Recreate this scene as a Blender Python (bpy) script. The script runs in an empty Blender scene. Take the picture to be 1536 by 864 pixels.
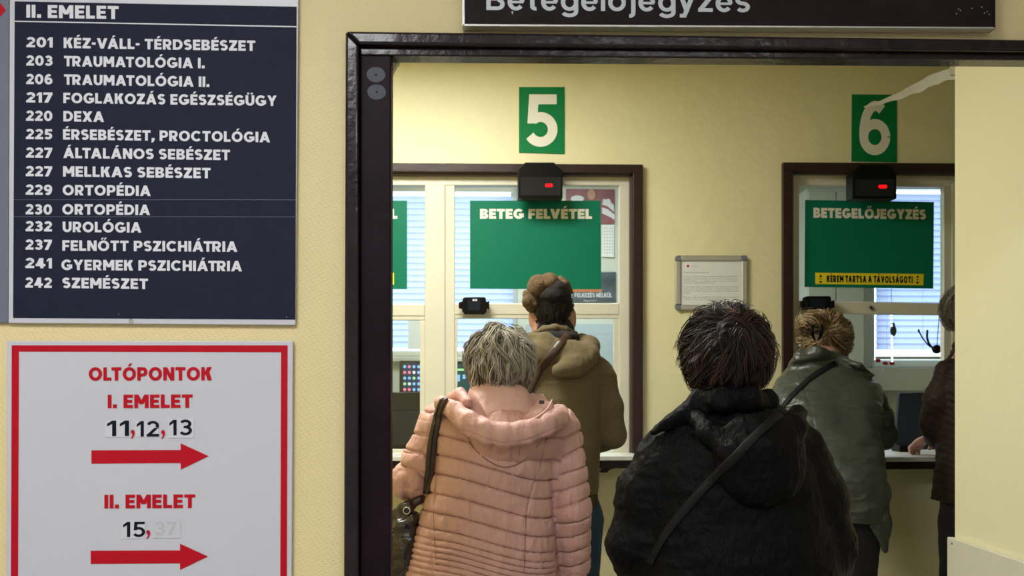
import bpy, bmesh, math, random
import numpy as np
from mathutils import Vector
from mathutils.bvhtree import BVHTree

S = bpy.context.scene
COL = S.collection
rng = np.random.default_rng(7)
random.seed(7)

# ------------------------------------------------------------------ camera
FPX, HZ, CAMZ, YAW = 1500.0, 575.0, 1.38, math.radians(1.5)
cam = bpy.data.cameras.new('camera')
cam.sensor_width = 36.0
cam.lens = FPX / 1536 * 36
cam.shift_y = (HZ - 432) / 1536
cam.clip_start = 0.05
cam.dof.use_dof = True
cam.dof.focus_distance = 2.75
cam.dof.aperture_fstop = 6.3
cam_o = bpy.data.objects.new('camera', cam)
COL.objects.link(cam_o)
cam_o.location = (0, 0, CAMZ)
cam_o.rotation_euler = (math.pi / 2, 0, -YAW)
S.camera = cam_o

# ------------------------------------------------------------------ world, lights, exposure
wd = bpy.data.worlds.new('daylight')
S.world = wd
wd.use_nodes = True
bgn = wd.node_tree.nodes['Background']
bgn.inputs[0].default_value = (0.66, 0.80, 1.0, 1)
bgn.inputs[1].default_value = 5.0

def area(name, loc, size, power, color=(1, 1, 1), rot=(0, 0, 0), spread=math.pi):
    l = bpy.data.lights.new(name, 'AREA')
    l.shape = 'RECTANGLE'
    l.size, l.size_y = size
    l.energy = power
    l.color = color
    l.spread = spread
    o = bpy.data.objects.new(name, l)
    COL.objects.link(o)
    o.location = loc
    o.rotation_euler = rot
    return o

area('vestibule_ceiling_lamp', (-0.45, 3.40, 2.82), (0.9, 0.5), 58, (1, .985, .91))
area('corridor_ceiling_lamp', (-0.9, 0.2, 2.85), (1.0, 0.7), 66, (.97, .98, 1))
area('corridor_rear_lamp', (0.9, -1.2, 2.85), (1.2, 0.6), 44, (.97, .98, 1))
area('office_ceiling_lamp', (0.2, 5.5, 2.8), (1.4, 0.5), 46, (.93, .97, 1))

S.view_settings.view_transform = 'Standard'
S.view_settings.look = 'None'
S.view_settings.exposure = 0.0
S.view_settings.gamma = 1.0
S.view_settings.use_curve_mapping = False
S.cycles.max_bounces = 8
S.cycles.diffuse_bounces = 4
S.cycles.transparent_max_bounces = 12
S.cycles.caustics_reflective = False
S.cycles.caustics_refractive = False

# ------------------------------------------------------------------ helpers
CY, SY = math.cos(YAW), math.sin(YAW)
def W(px, py, Y):
    """the point of the plane y = Y seen at pixel px, py of the photograph"""
    a, b = (px - 768) / FPX, (HZ - py) / FPX
    dx, dy = SY + a * CY, CY - a * SY
    t = Y / dy
    return np.array([dx * t, Y, CAMZ + b * t])
def WX(px, Y): return float(W(px, HZ, Y)[0])
def WZ(py, Y): return float(CAMZ + (HZ - py) * Y / FPX)

ORG = {}
def tag(o, label=None, cat=None, group=None, kind=None):
    if label: o['label'] = label
    if cat: o['category'] = cat
    if group: o['group'] = group
    if kind: o['kind'] = kind
    return o
def place(o, org, parent):
    COL.objects.link(o)
    ORG[o.name] = np.array(org, float)
    if parent is not None:
        o.parent = parent
        o.location = Vector(np.array(org, float) - ORG[parent.name])
    else:
        o.location = Vector(org)
def empty(name, loc, label=None, cat=None, group=None, kind=None):
    o = bpy.data.objects.new(name, None)
    o.empty_display_size = .05
    place(o, loc, None)
    return tag(o, label, cat, group, kind)
def mk(name, V, F, mat, parent=None, smooth=False, org=None, cols=None):
    V = np.asarray(V, dtype=np.float64).reshape(-1, 3)
    lo, hi = V.min(0), V.max(0)
    if org is None: org = np.array([(lo[0]+hi[0])/2, (lo[1]+hi[1])/2, lo[2]])
    me = bpy.data.meshes.new(name)
    L = V - org
    if isinstance(F, np.ndarray):
        n, k = F.shape
        me.vertices.add(len(L)); me.vertices.foreach_set('co', L.ravel())
        me.loops.add(n * k); me.loops.foreach_set('vertex_index', F.ravel().astype(np.int32))
        me.polygons.add(n)
        me.polygons.foreach_set('loop_start', np.arange(0, n * k, k, dtype=np.int32))
        me.polygons.foreach_set('loop_total', np.full(n, k, dtype=np.int32))
        me.update(calc_edges=True)
    else:
        me.from_pydata([tuple(v) for v in L], [], F)
        me.update()
    if smooth: me.polygons.foreach_set('use_smooth', np.ones(len(me.polygons), dtype=bool))
    if cols is not None:
        at = me.color_attributes.new('Col', 'FLOAT_COLOR', 'POINT')
        c4 = np.ones((len(L), 4)); c4[:, :3] = cols
        at.data.foreach_set('color', c4.ravel())
    me.materials.append(mat)
    o = bpy.data.objects.new(name, me)
    place(o, org, parent)
    return o

class MB:
    """collects solids and links them as one mesh"""
    def __init__(s): s.V = []; s.F = []
    def add(s, V, F):
        b = len(s.V); s.V += [tuple(map(float, v)) for v in V]; s.F += [tuple(i + b for i in f) for f in F]; return s
    def box(s, x0, y0, z0, x1, y1, z1):
        x0, x1 = min(x0, x1), max(x0, x1); y0, y1 = min(y0, y1), max(y0, y1); z0, z1 = min(z0, z1), max(z0, z1)
        V = [(x0,y0,z0),(x1,y0,z0),(x1,y1,z0),(x0,y1,z0),(x0,y0,z1),(x1,y0,z1),(x1,y1,z1),(x0,y1,z1)]
        return s.add(V, [(0,3,2,1),(4,5,6,7),(0,1,5,4),(1,2,6,5),(2,3,7,6),(3,0,4,7)])
    def prism(s, pts, y0, y1):
        """polygon of (x,z) from depth y0 (front) to y1"""
        n = len(pts)
        a = sum(pts[i][0]*pts[(i+1)%n][1]-pts[(i+1)%n][0]*pts[i][1] for i in range(n))
        if a < 0: pts = pts[::-1]
        V = [(p[0], y0, p[1]) for p in pts] + [(p[0], y1, p[1]) for p in pts]
        F = [tuple(range(n)), tuple(reversed(range(n, 2*n)))]
        F += [(i, i+n, (i+1) % n + n, (i+1) % n) for i in range(n)]
        return s.add(V, F)
    def px(s, poly, Y, th):
        """prism whose front face, at depth Y, covers this pixel polygon"""
        return s.prism([(W(x, y, Y)[0], W(x, y, Y)[2]) for x, y in poly], Y, Y + th)
    def pxr(s, x0, y0, x1, y1, Y, th): return s.px([(x0,y0),(x1,y0),(x1,y1),(x0,y1)], Y, th)
    def cyl(s, a, b, r0, r1=None, n=16):
        a, b = np.array(a, float), np.array(b, float); r1 = r0 if r1 is None else r1
        d = (b-a)/np.linalg.norm(b-a)
        u = np.cross(d, (0,0,1) if abs(d[2]) < .9 else (1,0,0)); u /= np.linalg.norm(u); v = np.cross(d, u)
        V = []
        for c, r in ((a, r0), (b, r1)):
            V += [c + r*(math.cos(2*math.pi*i/n)*u + math.sin(2*math.pi*i/n)*v) for i in range(n)]
        F = [tuple(reversed(range(n))), tuple(range(n, 2*n))] + [(i, (i+1) % n, (i+1) % n + n, i+n) for i in range(n)]
        return s.add(V, F)
    def tube(s, pts, r, n=8):
        V, F = tube_arrays(np.array(pts, float), r, n); return s.add(V, [tuple(f) for f in F])
    def build(s, name, mat, parent=None, bevel=0, seg=2, smooth=False):
        o = mk(name, s.V, s.F, mat, parent, smooth)
        if bevel:
            m = o.modifiers.new('bevel', 'BEVEL'); m.width = bevel; m.segments = seg; m.limit_method = 'ANGLE'
        return o

def tube_arrays(P, r, n=8, flat=None):
    M = len(P); r = np.full(M, r) if np.isscalar(r) else np.array(r)
    T = np.gradient(P, axis=0); T /= np.linalg.norm(T, axis=1)[:, None] + 1e-9
    u = np.cross(T[0], (0, 0, 1)) if abs(T[0][2]) < .9 else np.cross(T[0], (1, 0, 0))
    V = []
    for i in range(M):
        u = u - T[i]*np.dot(u, T[i]); u /= np.linalg.norm(u); v = np.cross(T[i], u)
        for k in range(n):
            a = 2*math.pi*k/n
            V.append(P[i] + r[i]*(math.cos(a)*u + math.sin(a)*v))
    F = [(i*n+k, i*n+(k+1) % n, (i+1)*n+(k+1) % n, (i+1)*n+k) for i in range(M-1) for k in range(n)]
    F += [tuple(reversed(range(n))), tuple(range((M-1)*n, M*n))]
    return V, F

def spline(pts, m):
    """Catmull-Rom through pts"""
    P = np.array(pts, float); P = np.vstack([2*P[0]-P[1], P, 2*P[-1]-P[-2]])
    out = []
    n = len(pts) - 1
    for t in np.linspace(0, n, m):
        i = min(int(t), n-1); f = t - i
        a, b, c, d = P[i], P[i+1], P[i+2], P[i+3]
        out.append(.5*((2*b) + (c-a)*f + (2*a-5*b+4*c-d)*f*f + (3*b-a-3*c+d)*f**3))
    return np.array(out)

def ribbon(P, N, width, thick):
    """a strap along P with surface normals N"""
    P, N = np.array(P), np.array(N)
    T = np.gradient(P, axis=0); T /= np.linalg.norm(T, axis=1)[:, None]
    B = np.cross(T, N); B /= np.linalg.norm(B, axis=1)[:, None]
    N = np.cross(B, T)
    M = len(P); V = []
    for i in range(M):
        for a, b in ((-1, 0), (-.8, 1), (.8, 1), (1, 0), (.8, -.4), (-.8, -.4)):
            V.append(P[i] + B[i]*a*width/2 + N[i]*b*thick)
    F = [(i*6+k, i*6+(k+1) % 6, (i+1)*6+(k+1) % 6, (i+1)*6+k) for i in range(M-1) for k in range(6)]
    F += [tuple(reversed(range(6))), tuple(range((M-1)*6, M*6))]
    return V, F

# ------------------------------------------------------------------ materials
def mat(name, col, rough=.6, metal=0., bump=None, mottle=None, spec=.5, sheen=0., sub=0., coat=0., attr=False, emit=None, bump2=None):
    m = bpy.data.materials.new(name); m.use_nodes = True
    nt = m.node_tree; b = nt.nodes['Principled BSDF']
    b.inputs['Base Color'].default_value = (*col, 1)
    b.inputs['Roughness'].default_value = rough
    b.inputs['Metallic'].default_value = metal
    b.inputs['Specular IOR Level'].default_value = spec
    if sheen:
        b.inputs['Sheen Weight'].default_value = sheen; b.inputs['Sheen Roughness'].default_value = .5
        b.inputs['Sheen Tint'].default_value = (*[min(1, c*2+.05) for c in col], 1)
    if sub:
        b.inputs['Subsurface Weight'].default_value = sub; b.inputs['Subsurface Scale'].default_value = .006
    if coat: b.inputs['Coat Weight'].default_value = coat
    if emit:
        b.inputs['Emission Color'].default_value = (*col, 1); b.inputs['Emission Strength'].default_value = emit
    tc = nt.nodes.new('ShaderNodeTexCoord')
    if attr:
        a = nt.nodes.new('ShaderNodeAttribute'); a.attribute_name = 'Col'
        nt.links.new(a.outputs['Color'], b.inputs['Base Color'])
    if mottle:
        sc, amt = mottle[:2]
        n = nt.nodes.new('ShaderNodeTexNoise'); n.inputs['Scale'].default_value = sc; n.inputs['Detail'].default_value = 6
        n.inputs['Roughness'].default_value = .6
        if len(mottle) > 2:
            mp = nt.nodes.new('ShaderNodeMapping'); mp.inputs['Scale'].default_value = mottle[2]
            nt.links.new(tc.outputs['Object'], mp.inputs[0]); nt.links.new(mp.outputs[0], n.inputs['Vector'])
        else: nt.links.new(tc.outputs['Object'], n.inputs['Vector'])
        r = nt.nodes.new('ShaderNodeValToRGB')
        r.color_ramp.elements[0].position = .3; r.color_ramp.elements[1].position = .7
        r.color_ramp.elements[0].color = (*[c*(1-amt) for c in col], 1)
        r.color_ramp.elements[1].color = (*[min(1, c*(1+amt)) for c in col], 1)
        nt.links.new(n.outputs['Fac'], r.inputs[0]); nt.links.new(r.outputs[0], b.inputs['Base Color'])
    prev = None
    for bp in (bump, bump2):
        if not bp: continue
        kind, sc, dist = bp[:3]
        if kind == 'noise':
            n = nt.nodes.new('ShaderNodeTexNoise'); n.inputs['Scale'].default_value = sc; n.inputs['Detail'].default_value = 5; out = n.outputs['Fac']
        elif kind == 'voronoi':
            n = nt.nodes.new('ShaderNodeTexVoronoi'); n.inputs['Scale'].default_value = sc; out = n.outputs['Distance']
        elif kind == 'wave':
            n = nt.nodes.new('ShaderNodeTexWave'); n.inputs['Scale'].default_value = sc; n.bands_direction = bp[4] if len(bp) > 4 else 'Z'
            n.inputs['Distortion'].default_value = 1.0; n.inputs['Detail'].default_value = 2; out = n.outputs['Fac']
        if len(bp) > 3 and bp[3]:
            mp = nt.nodes.new('ShaderNodeMapping'); mp.inputs['Scale'].default_value = bp[3]
            nt.links.new(tc.outputs['Object'], mp.inputs[0]); nt.links.new(mp.outputs[0], n.inputs['Vector'])
        else: nt.links.new(tc.outputs['Object'], n.inputs['Vector'])
        bn = nt.nodes.new('ShaderNodeBump'); bn.inputs['Distance'].default_value = dist; bn.inputs['Strength'].default_value = 1
        nt.links.new(out, bn.inputs['Height'])
        if prev: nt.links.new(prev.outputs[0], bn.inputs['Normal'])
        nt.links.new(bn.outputs[0], b.inputs['Normal'])
        prev = bn
    return m

def weave_mat(name, col):
    """painted woodchip / glass-fibre wallpaper: slanted rows of small dimples"""
    m = mat(name, col, .55, mottle=(1.3, .05))
    nt = m.node_tree; b = nt.nodes['Principled BSDF']
    tc = nt.nodes.new('ShaderNodeTexCoord')
    hs = []
    for rot, sc in ((.45, 120), (-.9, 95)):
        mp = nt.nodes.new('ShaderNodeMapping'); mp.inputs['Rotation'].default_value = (0, rot, 0)
        w = nt.nodes.new('ShaderNodeTexWave'); w.bands_direction = 'Z'; w.inputs['Scale'].default_value = sc/3.; w.inputs['Distortion'].default_value = 2.5
        w.inputs['Detail'].default_value = 2; w.inputs['Detail Scale'].default_value = 3
        nt.links.new(tc.outputs['Object'], mp.inputs[0]); nt.links.new(mp.outputs[0], w.inputs['Vector']); hs.append(w)
    ad = nt.nodes.new('ShaderNodeMath'); ad.operation = 'MULTIPLY'
    nt.links.new(hs[0].outputs['Fac'], ad.inputs[0]); nt.links.new(hs[1].outputs['Fac'], ad.inputs[1])
    bn = nt.nodes.new('ShaderNodeBump'); bn.inputs['Distance'].default_value = .0007; bn.inputs['Strength'].default_value = .6
    nt.links.new(ad.outputs[0], bn.inputs['Height']); nt.links.new(bn.outputs[0], b.inputs['Normal'])
    return m

def glass_mat():
    m = bpy.data.materials.new('window glass'); m.use_nodes = True
    nt = m.node_tree; nt.nodes.clear()
    o = nt.nodes.new('ShaderNodeOutputMaterial'); mx = nt.nodes.new('ShaderNodeMixShader')
    t = nt.nodes.new('ShaderNodeBsdfTransparent'); t.inputs[0].default_value = (.95, .98, .97, 1)
    g = nt.nodes.new('ShaderNodeBsdfGlossy'); g.inputs['Roughness'].default_value = .02
    lw = nt.nodes.new('ShaderNodeLayerWeight'); lw.inputs[0].default_value = .5
    pw = nt.nodes.new('ShaderNodeMath'); pw.operation = 'POWER'; pw.inputs[1].default_value = 4; nt.links.new(lw.outputs['Facing'], pw.inputs[0])
    f = nt.nodes.new('ShaderNodeMath'); f.operation = 'MULTIPLY_ADD'; f.inputs[1].default_value = .6; f.inputs[2].default_value = .035; nt.links.new(pw.outputs[0], f.inputs[0])
    nt.links.new(f.outputs[0], mx.inputs[0]); nt.links.new(t.outputs[0], mx.inputs[1]); nt.links.new(g.outputs[0], mx.inputs[2])
    nt.links.new(mx.outputs[0], o.inputs[0])
    return m

def slat_mat():
    m = bpy.data.materials.new('blind slat'); m.use_nodes = True
    nt = m.node_tree; nt.nodes.clear()
    o = nt.nodes.new('ShaderNodeOutputMaterial'); mx = nt.nodes.new('ShaderNodeMixShader'); mx.inputs[0].default_value = .5
    d = nt.nodes.new('ShaderNodeBsdfDiffuse'); d.inputs[0].default_value = (.56, .60, .80, 1)
    t = nt.nodes.new('ShaderNodeBsdfTranslucent'); t.inputs[0].default_value = (.56, .61, .84, 1)
    nt.links.new(d.outputs[0], mx.inputs[1]); nt.links.new(t.outputs[0], mx.inputs[2]); nt.links.new(mx.outputs[0], o.inputs[0])
    return m

M = dict(
    wall=weave_mat('yellow wallpaper', (.72, .60, .31)),
    plaster=mat('pale yellow painted plaster', (.77, .72, .43), .5, bump=('noise', 14, .004), mottle=(2.2, .05), bump2=('noise', 160, .0006)),
    wall_end=mat('cream painted plaster', (.74, .70, .46), .55, bump=('noise', 10, .003), bump2=('noise', 150, .0005)),
    white_wall=mat('white plaster', (.72, .71, .67), .7, bump=('noise', 12, .002)),
    office=mat('office wall paint', (.58, .61, .52), .7, mottle=(3, .05)),
    ceil=mat('ceiling white', (.75, .74, .70), .8, bump=('noise', 60, .001)),
    floor=mat('grey terrazzo floor', (.30, .28, .25), .35, mottle=(60, .4)),
    frame=mat('dark brown gloss paint', (.014, .007, .009), .22, bump=('noise', 9, .003, (1, 1, .4)), bump2=('noise', 45, .0012), mottle=(9, .5), spec=.3, coat=.1),
    steel=mat('dark painted steel', (.011, .0045, .008), .45, spec=.10, bump=('noise', 90, .0005), mottle=(12, .35)),
    smudge=mat('glue residue', (.022, .028, .05), .5, mottle=(40, .4)),
    wframe=mat('brown window casing', (.026, .012, .010), .4, spec=.3, bump=('noise', 20, .002), mottle=(15, .25)),
    wframe_in=mat('brown window casing inner face', (.085, .062, .05), .4, bump=('noise', 20, .001)),
    cream=mat('cream gloss paint', (.62, .60, .48), .35, bump=('noise', 25, .0015), mottle=(5, .04)),
    glass=glass_mat(), slat=slat_mat(),
    board=mat('white sign board', (.53, .53, .575), .38, mottle=(2, .02)),
    navy=mat('navy print', (.0125, .0145, .033), .6, spec=.12, bump=('noise', 300, .0002), mottle=(30, .12)),
    bluegrey=mat('blue grey print', (.13, .14, .19), .45),
    white=mat('white print', (.66, .66, .70), .5),
    linegrey=mat('film edge', (.09, .10, .14), .4),
    red=mat('red print', (.44, .004, .014), .55, spec=.15, mottle=(25, .06)),
    black=mat('black print', (.005, .008, .016), .6, spec=.1),
    sticker=mat('paper sticker', (.57, .57, .605), .5),
    ghost=mat('covered print', (.46, .46, .49), .5),
    signbrown=mat('brown sign face', (.014, .0085, .009), .6, spec=.15, bump=('noise', 500, .0002), mottle=(20, .2)),
    alu=mat('brushed aluminium', (.60, .60, .58), .35, metal=.85, bump=('noise', 60, .0003, (1, 1, 20))),
    alu_cap=mat('grey plastic corner', (.16, .17, .18), .4),
    lettergrey=mat('grey sign letters', (.56, .60, .64), .5),
    green=mat('green print', (.0, .15, .082), .5, spec=.2, mottle=(4, .05)),
    greensign=mat('green number print', (.0, .185, .05), .5, spec=.2),
    cream_print=mat('cream print', (.78, .77, .66), .5),
    yellow=mat('yellow print', (.85, .68, .01), .45),
    paper=mat('white paper', (.72, .74, .70), .5),
    text_grey=mat('grey small print', (.20, .21, .20), .6),
    plastic=mat('black plastic', (.004, .004, .004), .35, spec=.12, bump=('noise', 300, .0001)),
    led=mat('red lamp', (1, .004, .008), .5, spec=.1, emit=1.6),
    screen_black=mat('dark screen glass', (.008, .010, .014), .15),
    darkgrey=mat('dark grey plastic', (.008, .011, .018), .5, spec=.15),
    navy_plastic=mat('navy plastic', (.010, .016, .032), .45),
    counter=mat('worktop laminate', (.62, .62, .56), .35, mottle=(20, .05)),
    cabinet=mat('pale office cabinet', (.52, .55, .50), .5),
    bluewall=mat('pale blue sheet', (.42, .52, .56), .5, mottle=(3, .04)),
    chrome=mat('steel hardware', (.6, .6, .6), .22, metal=1),
    skin=mat('skin', (.48, .26, .19), .5, sub=.15, bump=('noise', 120, .0008), mottle=(30, .1)),
    pink=mat('dusty pink nylon', (.56, .325, .285), .50, bump=('noise', 45, .004, (1.6, 1, .5)), bump2=('noise', 220, .0008), mottle=(7, .05), sheen=.15),
    pink_seam_shade=mat('pink thread crease shade', (.27, .135, .11), .8),  # stitching thread, coloured darker to put crease shade into the grooves
    pink_light=mat('pale pink lining', (.64, .40, .355), .55, bump=('noise', 30, .003), mottle=(7, .04)),
    khaki=mat('khaki fleece', (.118, .090, .044), .95, bump=('noise', 400, .0012), mottle=(220, .22), sheen=.25, bump2=('noise', 22, .003)),
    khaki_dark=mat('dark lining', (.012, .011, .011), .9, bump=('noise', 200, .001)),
    ribbed=mat('khaki ribbing', (.085, .064, .030), .95, bump=('wave', 60, .002, None, 'X')),
    jeans=mat('blue denim', (.018, .050, .10), .85, bump=('noise', 500, .0006), mottle=(90, .25)),
    coatblack=mat('black crinkled nylon', (.0024, .0024, .0028), .55, bump=('noise', 75, .006, (1, 1, .55)), bump2=('noise', 260, .001), spec=.09),
    strapblack=mat('black webbing', (.005, .005, .005), .6, bump=('noise', 400, .0006), spec=.2),
    blackcloth=mat('black trouser cloth', (.012, .012, .013), .9, bump=('noise', 300, .0005)),
    leather=mat('dark olive coated fabric', (.042, .050, .038), .34, bump=('noise', 24, .006, (1, 1, 1.6)), bump2=('noise', 150, .001), mottle=(8, .1)),
    browncoat=mat('dark brown quilted nylon', (.024, .013, .009), .6, bump=('noise', 60, .003), spec=.15),
    bag=mat('dark brown patent leather', (.022, .013, .009), .20, bump=('noise', 40, .008), coat=.4),
    strap_brown=mat('brown leather strap', (.045, .024, .013), .35, bump=('noise', 90, .001)),
    shoe=mat('black shoe leather', (.01, .01, .01), .4),
    fur=mat('brown fur and suede', (.098, .058, .024), .95, bump=('noise', 160, .006), mottle=(45, .45), sheen=.15),
    fur_dark=mat('dark fur', (.007, .0045, .0035), .95, bump=('noise', 220, .005), mottle=(60, .4)),
    hair=mat('hair', (.2, .2, .2), .45, attr=True, spec=.38),
    eye=mat('eye white', (.7, .7, .68), .2),
    posterred=mat('maroon poster print', (.20, .035, .06), .4, mottle=(9, .5)),
    posterdark=mat('dark poster print', (.045, .07, .085), .4, mottle=(14, .7)),
    orange=mat('orange print', (.5, .16, .05), .5),
    icon_a=mat('icon light blue', (.25, .55, 1), .4, emit=.8),
    icon_b=mat('icon pink', (1, .25, .35), .4, emit=.7),
    icon_c=mat('icon white', (.9, .95, 1), .4, emit=.8),
    icon_d=mat('icon green', (.45, .9, .4), .4, emit=.7),
    screen_blue=mat('lit screen', (.004, .03, .10), .3, emit=.6),
    screen_green=mat('lit green screen', (.003, .05, .045), .3, emit=.7),
    fairy=mat('fairy lamp', (.85, .92, 1), .4, emit=6),
    ornament=mat('green ornament', (.02, .05, .035), .4),
    cable=mat('grey white cable', (.55, .55, .5), .5),
)

# ------------------------------------------------------------------ lettering
FONT_CACHE = {}
def glyphs(s, bold, space):
    c = bpy.data.curves.new('t', 'FONT'); c.body = s; c.offset = bold; c.space_character = space; c.resolution_u = 5
    o = bpy.data.objects.new('t', c); COL.objects.link(o)
    bpy.context.view_layer.update()
    me = bpy.data.meshes.new_from_object(o.evaluated_get(bpy.context.evaluated_depsgraph_get()))
    V = np.array([v.co[:] for v in me.vertices]); F = [tuple(p.vertices) for p in me.polygons]
    bpy.data.objects.remove(o); bpy.data.curves.remove(c); bpy.data.meshes.remove(me)
    return V, F
def cap_h(bold):
    if bold not in FONT_CACHE:
        V, _ = glyphs('H', bold, 1); FONT_CACHE[bold] = (V[:, 1].min(), V[:, 1].max())
    return FONT_CACHE[bold]
# heavy geometric lettering drawn from strokes (cap height 1)
def _arc(cx, cy, rx, ry, a0, a1, n=14):
    return [(cx+rx*math.cos(math.radians(a0+(a1-a0)*i/n)), cy+ry*math.sin(math.radians(a0+(a1-a0)*i/n))) for i in range(n+1)]
def _rect(x0, y0, x1, y1): return [[(x0, y0), (x1, y0), (x1, y1), (x0, y1)]]
def _dia(x0, y0, x1, y1, w): return [[(x0-w/2, y0), (x0+w/2, y0), (x1+w/2, y1), (x1-w/2, y1)]]
def _strk(pts, t, tv=None):
    tv = tv or t; P = np.array(pts, float); T = np.gradient(P, axis=0); T /= np.linalg.norm(T, axis=1)[:, None]+1e-9
    N = np.stack([-T[:, 1]*t/2, T[:, 0]*tv/2], 1); A, B = P+N, P-N
    return [[tuple(A[i]), tuple(B[i]), tuple(B[i+1]), tuple(A[i+1])] for i in range(len(P)-1)]
def glyph(c, t):
    """polygons and width of one character; t = stem thickness"""
    h = t*.88; R, D, K, A = _rect, _dia, _strk, _arc
    base = {'Á': 'A', 'É': 'E', 'Ó': 'O', 'Ő': 'O', 'Ü': 'U', 'é': 'e', 'ő': 'o'}
    if c in base:
        g, w = glyph(base[c], t); g = list(g); m = w/2; y = 1.08 if c.isupper() else .84
        if c in 'ÁÉÓé': g += [[(m-.10, y), (m+.05, y), (m+.24, y+.20), (m+.0, y+.20)]]
        if c in 'Őő': g += [[(m-.22, y), (m-.10, y), (m+.02, y+.19), (m-.16, y+.19)], [(m+.03, y), (m+.15, y), (m+.28, y+.19), (m+.10, y+.19)]]
        if c == 'Ü': g += R(m-.26, y, m-.07, y+.17)+R(m+.07, y, m+.26, y+.17)
        return g, w
    q = t/2; v = h/2; d = t*1.1
    if c == 'A': w = .98; return D(d/2, 0, w/2, 1, d)+D(w-d/2, 0, w/2, 1, d)+R(.24, .19, w-.24, .19+h*.9), w
    if c == 'V': w = .95; return D(d/2, 1, w/2, 0, d)+D(w-d/2, 1, w/2, 0, d), w
    if c == 'E': w = .66; return R(0, 0, t, 1)+R(t, 0, w, h)+R(t, 1-h, w, 1)+R(t, .5-v*.95, w*.93, .5+v*.95), w
    if c == 'F': w = .64; return R(0, 0, t, 1)+R(t, 1-h, w, 1)+R(t, .46-v*.95, w*.92, .46+v*.95), w
    if c == 'L': w = .62; return R(0, 0, t, 1)+R(t, 0, w, h), w
    if c == 'T': w = .76; return R(0, 1-h, w, 1)+R(w/2-q, 0, w/2+q, 1-h), w
    if c == 'I': return R(0, 0, t, 1), t
    if c == 'H': w = .82; return R(0, 0, t, 1)+R(w-t, 0, w, 1)+R(t, .5-v, w-t, .5+v), w
    if c == 'N': w = .84; return R(0, 0, t, 1)+R(w-t, 0, w, 1)+D(d/2, 1, w-d/2, 0, d), w
    if c == 'M': w = 1.0; return R(0, 0, t, 1)+R(w-t, 0, w, 1)+D(d/2, 1, w/2, .30, d)+D(w-d/2, 1, w/2, .30, d), w
    if c == 'X': w = .88; return D(d/2, 1, w-d/2, 0, d*1.1)+D(w-d/2, 1, d/2, 0, d*1.1), w
    if c == 'Y': w = .88; return D(d/2, 1, w/2, .42, d)+D(w-d/2, 1, w/2, .42, d)+R(w/2-q, 0, w/2+q, .44), w
    if c == 'Z': w = .74; return R(0, 0, w, h)+R(.02, 1-h, w, 1)+D(d*.62, h*.8, w-d*.62, 1-h*.8, d*1.2), w
    if c == 'K': w = .82; return R(0, 0, t, 1)+D(w-d*.62, 1, t+.06, .42, d*1.2)+D(w-d*.6, 0, t+.20, .58, d*1.15), w
    if c == 'O': w = 1.02; return K(A(w/2, .5, w/2-q, .51-v, 0, 360, 28), t, h), w
    if c in 'CG':
        w = .94 if c == 'C' else .98; g = K(A(.51, .5, .51-q, .51-v, 42, 318 if c == 'C' else 325, 24), t, h)
        if c == 'G': g += R(w-t, .16, w, .54)+R(.50, .54-h*.9, w, .54)
        return g, w
    if c == 'U': w = .82; return R(0, .4, t, 1)+R(w-t, .4, w, 1)+K(A(w/2, .40, w/2-q, .41-v, 180, 360, 16), t, h), w
    if c == 'J': w = .56; return R(w-t, .34, w, 1)+K(A(w-t/2-.20, .34, .20, .35-v, 360, 200, 12), t, h), w
    if c == 'D': w = .88; return R(0, 0, t, 1)+R(t, 0, .40, h)+R(t, 1-h, .40, 1)+K(A(.40, .5, w-.40-q, .5-v, -90, 90, 16), t, h), w
    if c in 'PR':
        w = .78; g = R(0, 0, t, 1)+R(t, 1-h, .46, 1)+R(t, .31, .46, .31+h*.9)+K(A(.46, .655, w-.46-q, .345-v, -90, 90, 14), t, h)
        if c == 'R': g += D(w-d*.55, 0, .42, .36, d*1.1); w = .80
        return g, w
    if c == 'B':
        w = .78; return R(0, 0, t, 1)+R(t, 0, .48, h)+R(t, 1-h, .45, 1)+R(t, .5-v*.9, .48, .5+v*.9)+K(A(.45, .745, w-.50-q, .255-v, -90, 90, 12), t, h)+K(A(.48, .265, w-.48-q, .265-v, -90, 90, 12), t, h), w
    if c in 'Ss':
        f = 1 if c == 'S' else .74; w = .72*(.86 if c == 's' else 1); yt = f+.01-v; yb = v-.01; m = f*.52
        u = A(w/2, (yt+m)/2, w/2-q, (yt-m)/2, 28, 270, 14); l = A(w/2, (yb+m)/2, w/2-q, (m-yb)/2, 90, -150, 14)
        return K(u+l[1:], t, h), w
    if c == '0': w = .80; return K(A(w/2, .5, w/2-q, .51-v, 0, 360, 26), t, h), w
    if c == '1': w = .42; return R(w-t, 0, w, 1)+[[(0, .80), (w-t, 1), (w, 1), (w-t, .80-.02), (0, .62)]], w
    if c == '2':
        w = .72; top = A(w/2, .70, w/2-q, .31-v, 165, -32, 14); return K(top, t, h)+D(w-d*.72, .56, d*.62, h*.7, d*1.15)+R(0, 0, w, h), w
    if c == '3':
        w = .72; m = .53; return K(A(w/2-.02, (1.01-v+m)/2, w/2-q-.01, (1.01-v-m)/2, 155, -80, 14), t, h)+K(A(w/2-.02, (v-.01+m)/2, w/2-q+.02, (m+.01-v)/2, 80, -155, 14), t, h)+R(.24, m-v*.9, .44, m+v*.9), w
    if c == '4': w = .80; return R(w-.16-t, 0, w-.16, 1)+R(0, .20, w, .20+h)+D(d*.62, .26, w-.16-d*.62, 1, d*1.1), w
    if c == '5':
        w = .72; return R(.08, 1-h, w-.03, 1)+[[(.04, .44), (.04+t, .44), (.08+t, 1), (.08, 1)]]+K(A(w/2-.03, .325, w/2-q+.02, .335-v, 128, -150, 18), t, h), w
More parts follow.
